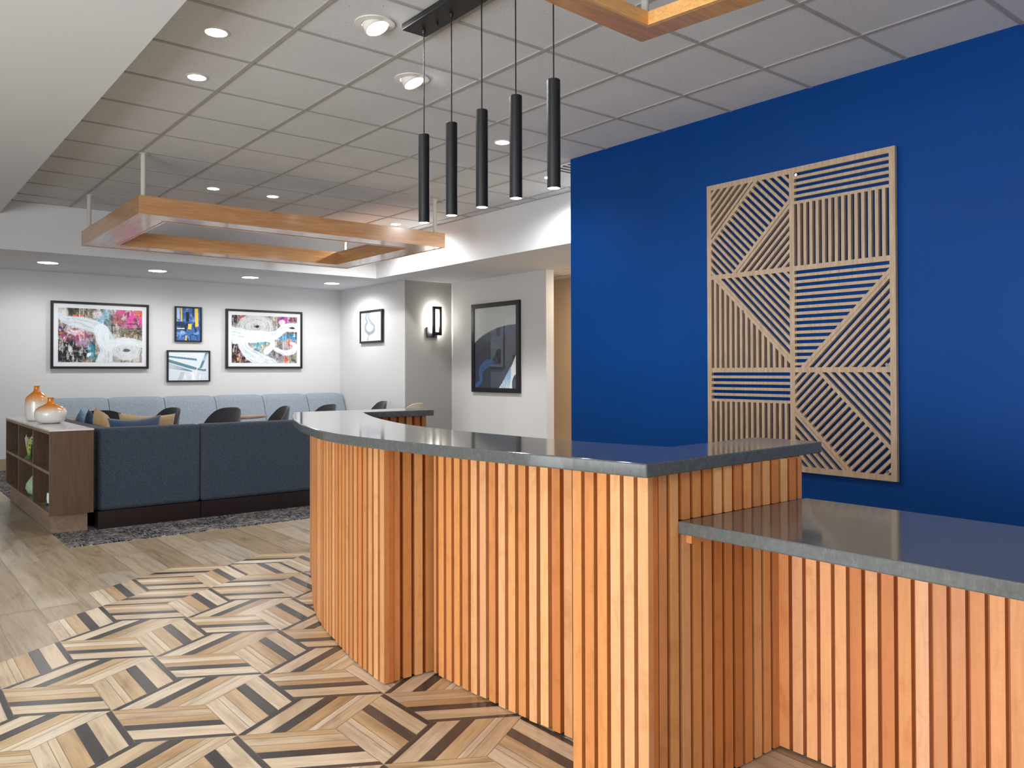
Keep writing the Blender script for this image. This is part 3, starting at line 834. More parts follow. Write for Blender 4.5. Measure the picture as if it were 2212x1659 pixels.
# unseen downlights added over the staff side and behind the camera for light
for x, y, lab in ((3.6, 0.1, 'flat downlight over the staff side of the lower worktop'), (2.1, -0.6, 'flat downlight in the ceiling behind the camera')):
    downlight(x, y, CEIL, 0.055, lab, None)
vt = MB(); vt.box(4.80, 5.10, 5.15, 5.45, CEIL - 0.012, CEIL - 0.006, MT['white'])
for i in range(4): vt.box(4.83, 5.07, 5.18 + i * 0.07, 5.20 + i * 0.07, CEIL - 0.018, CEIL - 0.012, MT['black'])
tag(vt.build('ceiling_vent'), 'square ceiling air vent peeking out beside the blue wall top', 'vent')

# ------------------------------------------------------------------ sconce
sc = thing('wall_sconce', 'black open rectangle wall sconce glowing on the grey niche wall', 'wall light', (6.45, 9.83, 1.72))
b = MB(); b.box(-0.10, 0.075, -0.018, -0.001, 0.0, 0.15, MT['black']); b.build('back_plate', None, sc, bevel=0.002)
b = MB()
b.box(-0.045, 0.10, -0.10, -0.065, 0.03, 0.075, MT['black']); b.box(-0.045, 0.10, -0.10, -0.065, 0.405, 0.445, MT['black'])
b.box(-0.045, -0.01, -0.10, -0.065, 0.075, 0.405, MT['black']); b.box(0.065, 0.10, -0.10, -0.065, 0.075, 0.405, MT['black'])
b.build('open_frame', None, sc, merge=False)
b = MB(); b.box(0.0, 0.04, -0.066, -0.018, 0.04, 0.075, MT['black']); b.build('bracket', None, sc)
b = MB(); b.box(-0.035, -0.02, -0.0648, -0.0605, 0.09, 0.40, MT['led']); b.box(0.075, 0.09, -0.0648, -0.0605, 0.09, 0.40, MT['led']); b.box(-0.02, 0.075, -0.0648, -0.0605, 0.415, 0.43, MT['led'])
b.build('led_strip', None, sc, merge=False)
lamp('sconce_lamp', 'AREA', (6.478, 9.765, 1.96), 12.0, (1, 0.96, 0.9), 0.10, (PI / 2, 0, 0), shape='RECTANGLE', size_y=0.32)

# corridor lamp
lamp('corridor_lamp', 'AREA', (7.6, 7.4, 2.55), 26, (1.0, 0.80, 0.58), 0.5, (0, 0, 0))

# ------------------------------------------------------------------ art
def hashn(ix, iy, seed):
    h = (ix * 374761393 + iy * 668265263 + seed * 1442695041) & 0xffffffff
    h = ((h ^ (h >> 13)) * 1274126177) & 0xffffffff
    return ((h ^ (h >> 16)) & 0xffff) / 65535.0
def vnoise(x, y, seed=0):
    ix, iy = np.floor(x).astype(np.int64), np.floor(y).astype(np.int64); fx, fy = x - ix, y - iy
    fx, fy = fx * fx * (3 - 2 * fx), fy * fy * (3 - 2 * fy)
    a, b_, c_, d_ = hashn(ix, iy, seed), hashn(ix + 1, iy, seed), hashn(ix, iy + 1, seed), hashn(ix + 1, iy + 1, seed)
    return (a * (1 - fx) + b_ * fx) * (1 - fy) + (c_ * (1 - fx) + d_ * fx) * fy
def fbm(x, y, seed=0, o=4):
    s = 0; a = 0.5; t = 0
    for i in range(o): s = s + a * vnoise(x * 2 ** i, y * 2 ** i, seed + i * 17); t += a; a *= 0.55
    return s / t
class Canvas:
    def __init__(s, nx, ny, asp, base):
        s.nx, s.ny, s.asp = nx, ny, asp
        X, Y = np.meshgrid((np.arange(nx) + .5) / nx, (np.arange(ny) + .5) / ny)
        s.X, s.Y = X, Y; s.x = X * asp; s.c = np.ones((ny, nx, 3)) * np.array(srgb(base))
    def put(s, col, a):
        a = np.clip(a, 0, 1)[..., None]; s.c = s.c * (1 - a) + np.array(srgb(col)) * a
    def blob(s, cx, cy, rx, ry, col, seed=0, soft=0.35, rag=0.5, amt=1.0, fs=9):
        d = np.hypot((s.X - cx) / rx, (s.Y - cy) / ry) + rag * (fbm(s.x * fs, s.Y * fs, seed) - 0.5) * 2
        s.put(col, np.clip((1 - d) / soft, 0, 1) * amt)
    def streak(s, col, fx, fy, lo, hi, seed, mask=None, amt=1.0):
        a = np.clip((fbm(s.x * fx, s.Y * fy, seed) - lo) / (hi - lo), 0, 1) * amt
        s.put(col, a if mask is None else a * mask)
    def stroke(s, pts, w, col, seed=0, bristle=26, streaky=0.35, amt=1.0, col2=None):
        P = np.array(catmull([(p[0] * s.asp, p[1]) for p in pts], 14)); W = np.interp(np.linspace(0, 1, len(P)), np.linspace(0, 1, len(w)), w)
        best = np.full(s.X.shape, 9.0); bi = np.zeros(s.X.shape, int); sg = np.zeros(s.X.shape)
        for i in range(len(P)):
            d = np.hypot(s.x - P[i, 0], s.Y - P[i, 1]) / W[i]; m = d < best
            tdir = P[min(i + 1, len(P) - 1)] - P[max(i - 1, 0)]; cr = tdir[0] * (s.Y - P[i, 1]) - tdir[1] * (s.x - P[i, 0])
            best[m] = d[m]; bi[m] = i; sg[m] = np.sign(cr)[m]
        u = best * sg
        br = fbm(u * bristle * 0.5 + 50, bi / len(P) * 6, seed, 3)
        fine = fbm(u * bristle * 1.3 + 9, bi / len(P) * 14, seed + 3, 2)
        edge = 1 - 0.35 * (fine - 0.3)
        a = np.clip((edge - best) / 0.10, 0, 1) * (1 - min(0.85, streaky * 1.2) * np.clip((br - 0.50) * 6, 0, 1)) * (1 - 0.55 * min(0.8, streaky) * np.clip((fine - 0.56) * 6, 0, 1))
        s.put(col, a * amt)
        if col2: s.put(col2, a * np.clip((br - 0.5) * 4, 0, 1) * 0.5 * amt)
    def mask_ell(s, cx, cy, rx, ry, soft=0.2): return np.clip((1 - np.hypot((s.X - cx) / rx, (s.Y - cy) / ry)) / soft, 0, 1)
    def poly(s, pts, col, amt=1.0):
        ins = np.zeros(s.X.shape, bool); j = len(pts) - 1
        for i in range(len(pts)):
            xi, yi = pts[i]; xj, yj = pts[j]
            cnd = ((yi > s.Y) != (yj > s.Y)) & (s.X < (xj - xi) * (s.Y - yi) / ((yj - yi) or 1e-9) + xi); ins ^= cnd; j = i
        s.put(col, ins * amt)

def texture(c, seed, amt=0.5):
    m = 1.0 - np.clip((c.c.mean(2) - 0.45) * 3, 0, 1) * 0.85
    c.streak('1c1b20', 22, 5, 0.56, 0.64, seed, m, amt); c.streak('e6e3e0', 40, 12, 0.60, 0.68, seed + 1, m, amt * 0.8)
    c.streak('9a8f80', 14, 30, 0.56, 0.66, seed + 2, m, amt * 0.7); c.streak('2b2d36', 50, 50, 0.60, 0.66, seed + 3, m, amt * 0.7)
def swirl_one(c):
    c.streak('8d8672', 5, 5, 0.35, 0.6, 1); c.streak('b9b7ac', 10, 14, 0.5, 0.65, 2, amt=0.7)
    c.blob(0.17, 0.05, 0.10, 0.14, '4f4a33', 3); c.blob(0.30, 0.10, 0.14, 0.12, '7e7860', 4)
    c.blob(0.05, 0.10, 0.09, 0.16, 'c9cdc6', 5); c.blob(0.25, 0.14, 0.10, 0.035, 'd9713e', 6, rag=0.9)
    c.blob(0.55, 0.16, 0.16, 0.2, '79b4cc', 7, amt=0.9); c.blob(0.45, 0.10, 0.09, 0.12, 'c9c4cd', 8)
    c.blob(0.85, 0.20, 0.23, 0.24, 'd6409a', 9, amt=0.95); c.blob(0.97, 0.06, 0.10, 0.10, 'e24a3c', 10); c.blob(0.70, 0.20, 0.10, 0.14, '9b5a55', 11, amt=0.8)
    c.blob(0.82, 0.42, 0.25, 0.12, '7b786c', 12, amt=0.9); c.blob(0.90, 0.45, 0.16, 0.08, '6b5c3a', 13, rag=0.8)
    c.streak('26262a', 2.2, 34, 0.56, 0.66, 14, c.mask_ell(0.80, 0.36, 0.26, 0.22, 0.4), 0.8)
    c.blob(0.05, 0.40, 0.13, 0.16, '5c1f33', 15); c.blob(0.12, 0.48, 0.20, 0.13, 'a63a3f', 16, rag=0.8); c.blob(0.05, 0.37, 0.05, 0.05, '3a2f7c', 17)
    c.blob(0.22, 0.58, 0.18, 0.14, 'a14a78', 18, rag=0.9); c.blob(0.22, 0.46, 0.16, 0.04, 'e57a43', 19, rag=1.0)
    c.blob(0.15, 0.86, 0.30, 0.28, '17161c', 20, rag=0.7); c.blob(0.33, 0.64, 0.10, 0.10, 'b59ac4', 21, amt=0.7); c.blob(0.39, 0.78, 0.07, 0.26, '2f8699', 22, rag=0.6)
    c.streak('d6dde2', 22, 4, 0.62, 0.72, 23, c.mask_ell(0.12, 0.75, 0.22, 0.28, 0.3)); c.streak('e6edf0', 30, 30, 0.66, 0.72, 24, c.mask_ell(0.03, 0.62, 0.10, 0.16, 0.3))
    c.streak('e3edf2', 14, 14, 0.5, 0.6, 26, c.mask_ell(0.34, 0.84, 0.06, 0.10, 0.5)); c.streak('c96e3c', 3, 30, 0.62, 0.7, 25, c.mask_ell(0.75, 0.5, 0.25, 0.1, 0.5), 0.7)
    c.blob(0.72, 0.83, 0.10, 0.12, '3f4a46', 27); c.blob(0.92, 0.92, 0.16, 0.10, 'cfc6c0', 28)
    texture(c, 200, 0.7)
    for k_ in range(5): c.stroke([(0.80 + 0.17 * (1 - k_ * .17) * math.cos(t), 0.76 + 0.17 * (1 - k_ * .17) * math.sin(t)) for t in np.linspace(0, 6.28, 12)], [0.035], 'd3d9de', 30 + k_, 20, 0.55, 0.9, '5f6668')
    c.blob(0.81, 0.77, 0.05, 0.035, '5d5563', 36)
    c.stroke([(0.10, 0.40), (0.14, 0.33), (0.24, 0.33), (0.26, 0.42), (0.18, 0.46), (0.11, 0.42)], [0.05], 'd9cfe2', 37, 20, 0.6, 0.8, '8a6a94')
    c.stroke([(0.0, 0.12), (0.08, 0.22), (0.20, 0.25), (0.34, 0.30), (0.48, 0.38), (0.56, 0.52), (0.60, 0.66)], [0.04, 0.10, 0.13, 0.13, 0.15], 'ccd8e2', 38, 22, 0.45, 0.92, 'a9a3b8')
    c.stroke([(0.50, 0.40), (0.52, 0.60), (0.56, 0.80), (0.53, 1.05)], [0.14, 0.13, 0.12, 0.17], 'd8e0e6', 39, 18, 0.3, 1.0)
    c.stroke([(0.60, 0.66), (0.72, 0.60), (0.85, 0.60), (1.02, 0.66)], [0.09, 0.07], 'd8dfe3', 40, 20, 0.5)
def swirl_two(c):
    c.streak('8f8b86', 9, 9, 0.4, 0.6, 51); c.blob(0.05, 0.05, 0.12, 0.16, '1d1b20', 52); c.blob(0.16, 0.07, 0.12, 0.10, 'b25140', 53, rag=0.8)
    c.blob(0.68, 0.10, 0.12, 0.14, '6f7553', 54); c.blob(0.80, 0.07, 0.10, 0.13, 'b23aa0', 55, rag=0.8); c.blob(0.76, 0.13, 0.05, 0.08, 'e8d3e4', 56); c.blob(0.95, 0.05, 0.10, 0.08, '7a2f52', 57)
    c.blob(0.10, 0.85, 0.30, 0.30, '221a1e', 58, rag=0.6); c.streak('8c2b22', 16, 8, 0.56, 0.68, 59, c.mask_ell(0.10, 0.80, 0.2, 0.22, 0.4)); c.streak('a9964b', 20, 20, 0.62, 0.7, 60, c.mask_ell(0.2, 0.93, 0.15, 0.1, 0.4))
    c.blob(0.88, 0.43, 0.20, 0.10, '2f86b8', 61, rag=0.6); c.blob(0.95, 0.34, 0.10, 0.03, '7c3b5e', 62)
    c.blob(0.45, 0.60, 0.16, 0.12, '5fa6b5', 63); c.blob(0.50, 0.66, 0.12, 0.08, 'b0a38f', 64); c.blob(0.80, 0.66, 0.2, 0.14, 'a99fa6', 65)
    c.blob(0.72, 0.85, 0.14, 0.14, '8d8698', 66); c.blob(0.92, 0.88, 0.12, 0.14, '8f8f74', 67); c.blob(0.88, 0.56, 0.03, 0.10, 'e2603c', 68); c.blob(0.83, 0.90, 0.05, 0.13, 'e2663e', 69, rag=0.8)
    texture(c, 220, 0.7)
    for k_ in range(5): c.stroke([(0.36 + 0.25 * (1 - k_ * .18) * math.cos(t), 0.24 + 0.24 * (1 - k_ * .18) * math.sin(t)) for t in np.linspace(0, 6.28, 12)], [0.045], 'ccced0', 70 + k_, 24, 0.7, 0.85, '4a4a4c')
    c.blob(0.38, 0.23, 0.03, 0.03, '1b1b1d', 76)
    c.stroke([(-0.05, 0.38), (0.15, 0.42), (0.35, 0.43), (0.6, 0.42), (0.70, 0.36), (0.82, 0.24), (1.05, 0.22)], [0.17, 0.13, 0.11, 0.09, 0.12], 'd6e0e6', 77, 16, 0.3, 1.0)
    c.stroke([(0.16, 0.62), (0.24, 0.78), (0.40, 0.92), (0.58, 1.05)], [0.12, 0.13, 0.16, 0.17], 'd9e1e6', 78, 18, 0.3)
    c.stroke([(0.05, 0.55), (0.30, 0.52), (0.55, 0.50), (0.62, 0.60), (0.52, 0.76)], [0.07, 0.06, 0.08], 'e3eef0', 79, 20, 0.4, 0.9)
    c.stroke([(0.66, 0.70), (0.80, 0.78), (0.93, 0.74), (0.97, 0.62), (0.90, 0.56)], [0.05, 0.07, 0.03], 'eef1f3', 80, 20, 0.45)
    c.blob(0.93, 0.24, 0.05, 0.02, '3b2433', 81, rag=0.9); c.blob(0.85, 0.33, 0.02, 0.015, '241c22', 82)
def blue_blocks(c):
    c.streak('3c66a8', 5, 5, 0.3, 0.6, 91); c.streak('6f9ad0', 9, 9, 0.55, 0.7, 92); c.streak('14264d', 12, 6, 0.60, 0.70, 93)
    c.poly([(0, 0), (0.14, 0), (0.14, 0.42), (0, 0.42)], 'b9cfe6', 0.8); c.streak('2c57a0', 14, 7, 0.5, 0.6, 94, c.mask_ell(0.1, 0.2, 0.14, 0.25, 0.3))
    c.poly([(0.18, 0), (0.25, 0), (0.25, 0.42), (0.18, 0.42)], 'e2bd44'); c.poly([(0.76, 0), (0.90, 0), (0.92, 0.56), (0.78, 0.58)], 'ecc94f'); c.poly([(0.49, 0.48), (0.64, 0.48), (0.62, 0.66), (0.48, 0.65)], 'ecc94f')
    c.poly([(0.40, 0.12), (0.52, 0.12), (0.52, 0.42), (0.40, 0.42)], '111521'); c.poly([(0, 0.42), (0.34, 0.44), (0.34, 0.58), (0, 0.57)], '15264c', 0.9); c.poly([(0.02, 0.62), (0.34, 0.62), (0.34, 0.65), (0.02, 0.65)], 'ead9a2')
    c.poly([(0.37, 0.86), (0.43, 0.84), (0.44, 1), (0.36, 1)], 'e2bd44'); c.streak('9cbce4', 7, 7, 0.5, 0.65, 95, c.mask_ell(0.2, 0.82, 0.25, 0.16, 0.4))
    c.stroke([(0.60, 1.0), (0.58, 0.86), (0.68, 0.81), (0.78, 0.84), (0.86, 0.88), (0.88, 1.0)], [0.012], '0c1122', 96, 5, 0.0)
def pale_beams(c):
    c.streak('dde3e8', 3, 3, 0.35, 0.6, 101); c.poly([(0, 0.10), (0.35, 0.02), (1, 0), (0.75, 0.6)], 'dce4ea', 0.7); c.poly([(0.05, 0.68), (1, 0.72), (1, 1), (0, 1)], 'd3dde4', 0.8)
    c.poly([(0, 0.14), (0.70, 0.24), (0.70, 0.31), (0, 0.20)], '5b8497'); c.poly([(0, 0.26), (0.86, 0.62), (0.90, 0.68), (0.55, 0.60), (0, 0.37)], '5b8497')
    for k_ in range(5): c.poly([(0, 0.40 + k_ * 0.04), (0.58, 0.66 + k_ * .006), (0.58, 0.675 + k_ * .006), (0, 0.415 + k_ * 0.04)], '6d8d9d')
    c.poly([(0.92, 0.02), (1, 0.02), (0.82, 0.58), (0.76, 0.58)], '5b8497'); c.poly([(0.74, 0.62), (0.93, 0.60), (0.93, 0.68), (0.85, 0.68)], '5b8497'); c.poly([(0.80, 0.30), (1, 0.0), (1, 0.33)], 'c9dbe6', 0.5)
    c.poly([(0.30, 0.70), (0.40, 0.70), (0.33, 1), (0.22, 1)], 'b3c2cc', 0.8); c.streak('f2f6f8', 16, 3, 0.5, 0.6, 102, c.mask_ell(0.6, 0.86, 0.3, 0.16, 0.4)); c.poly([(0.71, 0.50), (0.74, 0.50), (0.67, 0.85), (0.64, 0.85)], 'eef4f6', 0.7)
def smoke_shape(c):
    for k_, (o_, w_) in enumerate(((0, 0.075), (0.02, 0.045))):
        c.stroke([(0.30 + o_, 0.0), (0.22 + o_, 0.18), (0.30, 0.33), (0.22, 0.46), (0.24, 0.62), (0.40, 0.74), (0.62, 0.66), (0.64, 0.48), (0.48, 0.34), (0.38, 0.20), (0.42, 0.0)], [w_ * 1.6, w_, w_ * 1.3, w_, w_ * 1.2, w_, w_ * 1.5, w_ * .8, w_, w_, w_ * 1.4], '7d838b', 110 + k_, 12, 0.4, 0.8)
    c.stroke([(0.40, 0.72), (0.36, 0.85), (0.32, 1.02)], [0.06, 0.04, 0.05], '858a91', 113, 10, 0.3, 0.85); c.stroke([(0.02, 0.75), (0.05, 0.9), (0.06, 1.0)], [0.01], 'b5b9be', 114)
def navy_arch(c):
    sc_ = c.Y; d = np.hypot((c.x - 0.80) / 1.157, (c.Y - 0.95) / 0.72)
    c.put('20273a', np.clip((1 - d) / 0.01, 0, 1)); inside = d < 1
    c.streak('41618d', 3, 3, 0.5, 0.75, 120, inside * np.clip((d - 0.80) / 0.15, 0, 1), 0.7)
    c.streak('2c3550', 8, 3, 0.45, 0.7, 121, inside * 1.0, 0.6)
    c.stroke([(0.05, 0.98), (0.16, 0.90), (0.16, 0.78), (0.30, 0.70), (0.45, 0.68)], [0.03, 0.03, 0.05, 0.06, 0.03], '2f5f95', 122, 14, 0.5, 0.9)
    c.poly([(0.60, 1.0), (0.88, 0.74), (1.0, 0.58), (1.0, 1.0)], 'dfe6e8'); 
    for k_ in range(5): c.stroke([(0.62 + k_ * 0.045, 1.02), (0.74 + k_ * 0.03, 0.88), (0.87, 0.74)], [0.010, 0.014, 0.006], '6fa3c8', 123 + k_, 8, 0.5)
    c.blob(1.02, 0.95, 0.13, 0.13, '3a4557', 130, 0.05, 0.05)

def picture(name, label, origin, right, w, h, fn, base, mat_w, fw=0.024, depth=0.032, res=150, gloss=False, nm='framed_picture'):
    """origin: top-left corner on the wall, right: unit vector to the viewer's right; built standing off the wall"""
    right = Vector(right); out = Vector((right.y, -right.x, 0)) * 1.0     # towards the room
    t = thing(nm, label, 'picture', tuple(Vector(origin)))
    def P(u, v, d): return tuple(right * u + out * d + Vector((0, 0, -v)))
    def bar(mb, u0, u1, v0, v1, d0, d1, m):
        f = [P(u0, v0, d1), P(u0, v1, d1), P(u1, v1, d1), P(u1, v0, d1)]; k_ = [P(u0, v0, d0), P(u0, v1, d0), P(u1, v1, d0), P(u1, v0, d0)]
        mb.face(f, m); mb.face(k_[::-1], m)
        for i in range(4): j = (i + 1) % 4; mb.face([f[i], k_[i], k_[j], f[j]], m)
    b = MB(); m = MT['black']
    bar(b, 0, w, 0, fw, 0.002, depth, m); bar(b, 0, w, h - fw, h, 0.002, depth, m); bar(b, 0, fw, fw, h - fw, 0.002, depth, m); bar(b, w - fw, w, fw, h - fw, 0.002, depth, m)
    b.build('frame', None, t, merge=False)
    b = MB(); bar(b, fw, w - fw, fw, h - fw, 0.002, depth - 0.014, MT['mat']); b.build('mat_board', None, t)
    a0, b0 = fw + mat_w, fw + mat_w; aw, ah = w - 2 * a0, h - 2 * b0
    nx = res; ny = int(res * ah / aw); c = Canvas(nx, ny, aw / ah, base); fn(c)
    verts = [P(a0 + aw * i / nx, b0 + ah * j / ny, depth - 0.012) for j in range(ny + 1) for i in range(nx + 1)]
    faces = [(j * (nx + 1) + i, (j + 1) * (nx + 1) + i, (j + 1) * (nx + 1) + i + 1, j * (nx + 1) + i + 1) for j in range(ny) for i in range(nx)]
    me = bpy.data.meshes.new('print'); me.from_pydata(verts, [], faces); me.materials.append(MT['artgloss' if gloss else 'art'])
    ca = me.color_attributes.new('tint', 'FLOAT_COLOR', 'CORNER')
    cc = np.concatenate([c.c.reshape(-1, 3), np.ones((nx * ny, 1))], 1); ca.data.foreach_set('color', np.repeat(cc, 4, axis=0).ravel())
    o = bpy.data.objects.new('print', me); scene.collection.objects.link(o); o.parent = t
    return t
BY = 11.85
XR = (1, 0, 0)
picture('p', 'large framed swirl painting with magenta and teal, above the vases', (1.918, BY, 2.155), XR, 1.188, 0.878, swirl_one, '9a978c', 0.055, 0.030, 0.045, 230)
picture('p', 'small upright framed print of blue and yellow blocks', (3.455, BY, 2.158), XR, 0.372, 0.50, blue_blocks, '2d4f92', 0.0, 0.020, 0.035, 90)
picture('p', 'small horizontal framed print of pale grey beams below the blue one', (3.350, BY, 1.537), XR, 0.595, 0.445, pale_beams, 'd5dbe0', 0.0, 0.020, 0.035, 120)
picture('p', 'framed swirl painting with orange and blue, nearer the room corner', (4.170, BY, 2.155), XR, 1.182, 0.875, swirl_two, 'a5a3a0', 0.055, 0.030, 0.045, 210)
picture('p', 'small framed smoky grey shape on white, on the side wall', (6.01, 11.13, 2.153), (0, -1, 0), 0.68, 0.492, lambda c: smoke_shape(c), 'd5d9e2', 0.0, 0.030, 0.035, 110)
picture('p', 'tall framed navy arch print behind reflective glass, right of the sconce', (6.79, 9.285, 2.172), (0, -1, 0), 1.06, 1.232, navy_arch, 'b9c0c0', 0.0, 0.062, 0.04, 120, True)

# ------------------------------------------------------------------ booth seating and banquette
def soft_box(mb, x0, x1, y0, y1, z0, z1, m): mb.box(x0, x1, y0, y1, z0, z1, m)
def upholstered(x0, x1, y0, y1, z0, z1, mat, name, par, bev=0.03):
    b = MB(); b.box(x0, x1, y0, y1, z0, z1, MT[mat]); return b.build(name, None, par, bevel=bev, seg=4, smooth=True)
s1 = thing('booth_seat', 'dark blue tweed corner booth section beside the dark cabinet', 'booth seat', (0, 0, 0))
upholstered(1.452, 2.236, 6.93, 7.08, 0.146, 0.79, 'navy', 'backrest', s1)
upholstered(1.412, 1.56, 6.99, 9.1, 0.146, 0.788, 'navy', 'side_backrest', s1)
upholstered(1.56, 2.236, 7.08, 7.62, 0.146, 0.44, 'navy', 'seat', s1)
upholstered(1.56, 2.10, 7.62, 9.1, 0.146, 0.44, 'navy', 'seat', s1)
b = MB(); b.box(1.453, 2.234, 6.932, 7.55, 0.006, 0.144, MT['plinth']); b.box(1.44, 2.0, 7.55, 9.08, 0.006, 0.144, MT['plinth']); b.build('plinth', None, s1, merge=False)
s2 = thing('booth_seat', 'dark blue tweed straight booth section running behind the desk', 'booth seat', (0, 0, 0))
upholstered(2.240, 3.40, 6.93, 7.08, 0.146, 0.79, 'navy', 'backrest', s2)
upholstered(2.240, 3.40, 7.08, 7.62, 0.146, 0.44, 'navy', 'seat', s2)
b = MB(); b.box(2.24, 3.39, 6.932, 7.55, 0.006, 0.144, MT['plinth']); b.build('plinth', None, s2)
xs = [1.885, 2.577, 3.282, 3.974, 4.678, 5.376, 5.985]
labs = ['half hidden behind the two vases', 'behind the propped tan and blue pillows', 'just below the small horizontal print', 'behind the charcoal chair and round table', 'below the right half of the second swirl painting', 'in the room corner']
for i in range(6):
    t = thing('banquette', 'light blue-grey tweed banquette section ' + labs[i], 'bench', (xs[i] + 0.004, 11.79, 0), 0, 'banquette sections along the back wall')
    w = xs[i + 1] - xs[i] - 0.008
    b = MB()
    prof = [(0.0, 0.44), (-0.27, 0.44), (-0.115, 0.80), (-0.09, 0.855), (-0.05, 0.888), (0.0, 0.895)]
    N = 10
    def pt(u, k_):
        yy, zz = prof[k_]; ed = 1 - (abs(2 * u - 1) ** 12) * 0.0
        puff = -0.022 * (1 - abs(2 * u - 1) ** 6) if 0 < k_ < 4 else 0
        drop = -0.018 * abs(2 * u - 1) ** 10 if k_ >= 3 else 0
        return (u * w, yy + puff, zz + drop)
    for a_ in range(N):
        for k_ in range(1, 5):
            b.face([pt(a_ / N, k_), pt((a_ + 1) / N, k_), pt((a_ + 1) / N, k_ + 1), pt(a_ / N, k_ + 1)], MT['bluegrey'])
        b.face([pt(a_ / N, 0), pt(a_ / N, 5), pt((a_ + 1) / N, 5), pt((a_ + 1) / N, 0)], MT['bluegrey'])
        b.face([pt(a_ / N, 1), pt(a_ / N, 0), pt((a_ + 1) / N, 0), pt((a_ + 1) / N, 1)], MT['bluegrey'])
    b.face([pt(0, k_) for k_ in range(6)], MT['bluegrey']); b.face([pt(1, k_) for k_ in range(6)][::-1], MT['bluegrey'])
    b.build('backrest', None, t, smooth=True, angle=50)
    b = MB(); b.box(0, w, -0.60, -0.0, 0.15, 0.44, MT['bluegrey']); b.build('seat', None, t, bevel=0.025, smooth=True, seg=3)
    b = MB(); b.box(0, w, -0.54, -0.02, 0.006, 0.15, MT['plinth']); b.build('plinth', None, t)

# ------------------------------------------------------------------ pillows
def pillow(label, mat, loc, rot, size=0.44, thick=0.15, name='pillow', group=None):
    b = MB(); N = 18
    def P(u, v, sgn):
        a, c_ = 2 * u - 1, 2 * v - 1
        bow = 1 - 0.10 * (1 - a * a) * 0; x = a * (1 - 0.12 * (1 - c_ * c_)) * size / 2; z = c_ * (1 - 0.12 * (1 - a * a)) * size / 2
        th = thick / 2 * (max(0, (1 - a * a)) * max(0, (1 - c_ * c_))) ** 0.42
        return (x, sgn * th, z)
    for sgn in (1, -1):
        for i in range(N):
            for j in range(N):
                q = [P(i / N, j / N, sgn), P((i + 1) / N, j / N, sgn), P((i + 1) / N, (j + 1) / N, sgn), P(i / N, (j + 1) / N, sgn)]
                b.face(q if sgn < 0 else q[::-1], MT[mat])
    o = b.build(name, None, None, smooth=True, angle=180)
    o.location = loc; o.rotation_euler = rot
    return tag(o, label, 'pillow', group)
R_ = math.radians
pillow('tan linen pillow propped upright in the booth corner', 'tan', (1.69, 7.80, 0.675), (R_(-12), R_(8), R_(70)), 0.46, 0.16)
pillow('dark blue linen pillow leaning on the booth back in front of tan one', 'bluelinen', (1.80, 7.185, 0.655), (R_(-12), R_(-2), R_(2)), 0.42, 0.15)
pillow('tan pillow mostly hidden behind the wide dark blue pillow', 'tan', (1.92, 7.34, 0.655), (R_(-14), R_(3), R_(-3)), 0.46, 0.13)
pillow('dark navy pillow corner sticking up on the booth side bench', 'bluelinen', (1.70, 8.33, 0.625), (R_(-10), R_(28), R_(80)), 0.40, 0.15)
pillow('light blue woven pillow, farthest along the booth side bench', 'lightblue', (1.72, 8.78, 0.63), (R_(-12), R_(14), R_(84)), 0.42, 0.16)

# ------------------------------------------------------------------ cabinet and ornaments
cab = thing('bookcase', 'dark walnut open cubby cabinet with pale grey top beside the booth', 'cabinet', (0, 0, 0))
CX0, CX1, CY0, CY1, CZ0, CZ1 = 1.108, 1.408, 6.86, 9.14, 0.155, 0.785
def cbx(nm, *a, mat='walnut'):
    b = MB(); b.box(*a, MT[mat]); return b.build(nm, None, cab, bevel=0.0015)
cbx('end_panel', CX0, CX1, CY0, CY0 + 0.02, CZ0, CZ1); cbx('end_panel', CX0, CX1, CY1 - 0.02, CY1, CZ0, CZ1)
cbx('back_panel', CX1 - 0.012, CX1 - 0.001, CY0 + 0.02, CY1 - 0.02, CZ0 + 0.022, CZ1 - 0.022)
cbx('bottom_board', CX0, CX1 - 0.001, CY0 + 0.02, CY1 - 0.02, CZ0, CZ0 + 0.022, mat='walnut_pl')
cbx('top_board', CX0, CX1 - 0.001, CY0 + 0.02, CY1 - 0.02, CZ1 - 0.022, CZ1, mat='walnut_pl')
for y in (7.60, 8.36): cbx('divider', CX0, CX1 - 0.012, y - 0.01, y + 0.01, CZ0 + 0.022, CZ1 - 0.022)
for y0, y1 in ((CY0 + 0.02, 7.59), (7.61, 8.35), (8.37, CY1 - 0.02)): cbx('shelf', CX0, CX1 - 0.012, y0, y1, 0.462, 0.484, mat='walnut_pl')
cbx('countertop', CX0 - 0.002, CX1 + 0.002, CY0 - 0.003, CY1, CZ1, CZ1 + 0.012, mat='cabtop')
cbx('plinth', 1.14, 1.388, 6.97, 9.10, 0.006, CZ0, mat='walnut_pl')
ZC = CZ1 + 0.012
def lathe_thing(name, label, cat, prof, loc, mat, n=48):
    b = MB(); b.lathe(prof, (0, 0), n, MT[mat]); o = b.build(name, None, None, smooth=True, angle=60); o.location = loc
    return tag(o, label, cat)
lathe_thing('vase', 'tall glossy bottle vase fading from white to orange on cabinet', 'vase',
    [(0, 0), (0.062, 0), (0.080, 0.010), (0.090, 0.035), (0.092, 0.08), (0.092, 0.17), (0.088, 0.200), (0.074, 0.222), (0.050, 0.243), (0.030, 0.260), (0.0225, 0.275), (0.0215, 0.29), (0.0215, 0.306), (0.024, 0.312), (0.018, 0.312), (0.018, 0.28)], (1.235, 8.27, ZC), 'vase_tall')
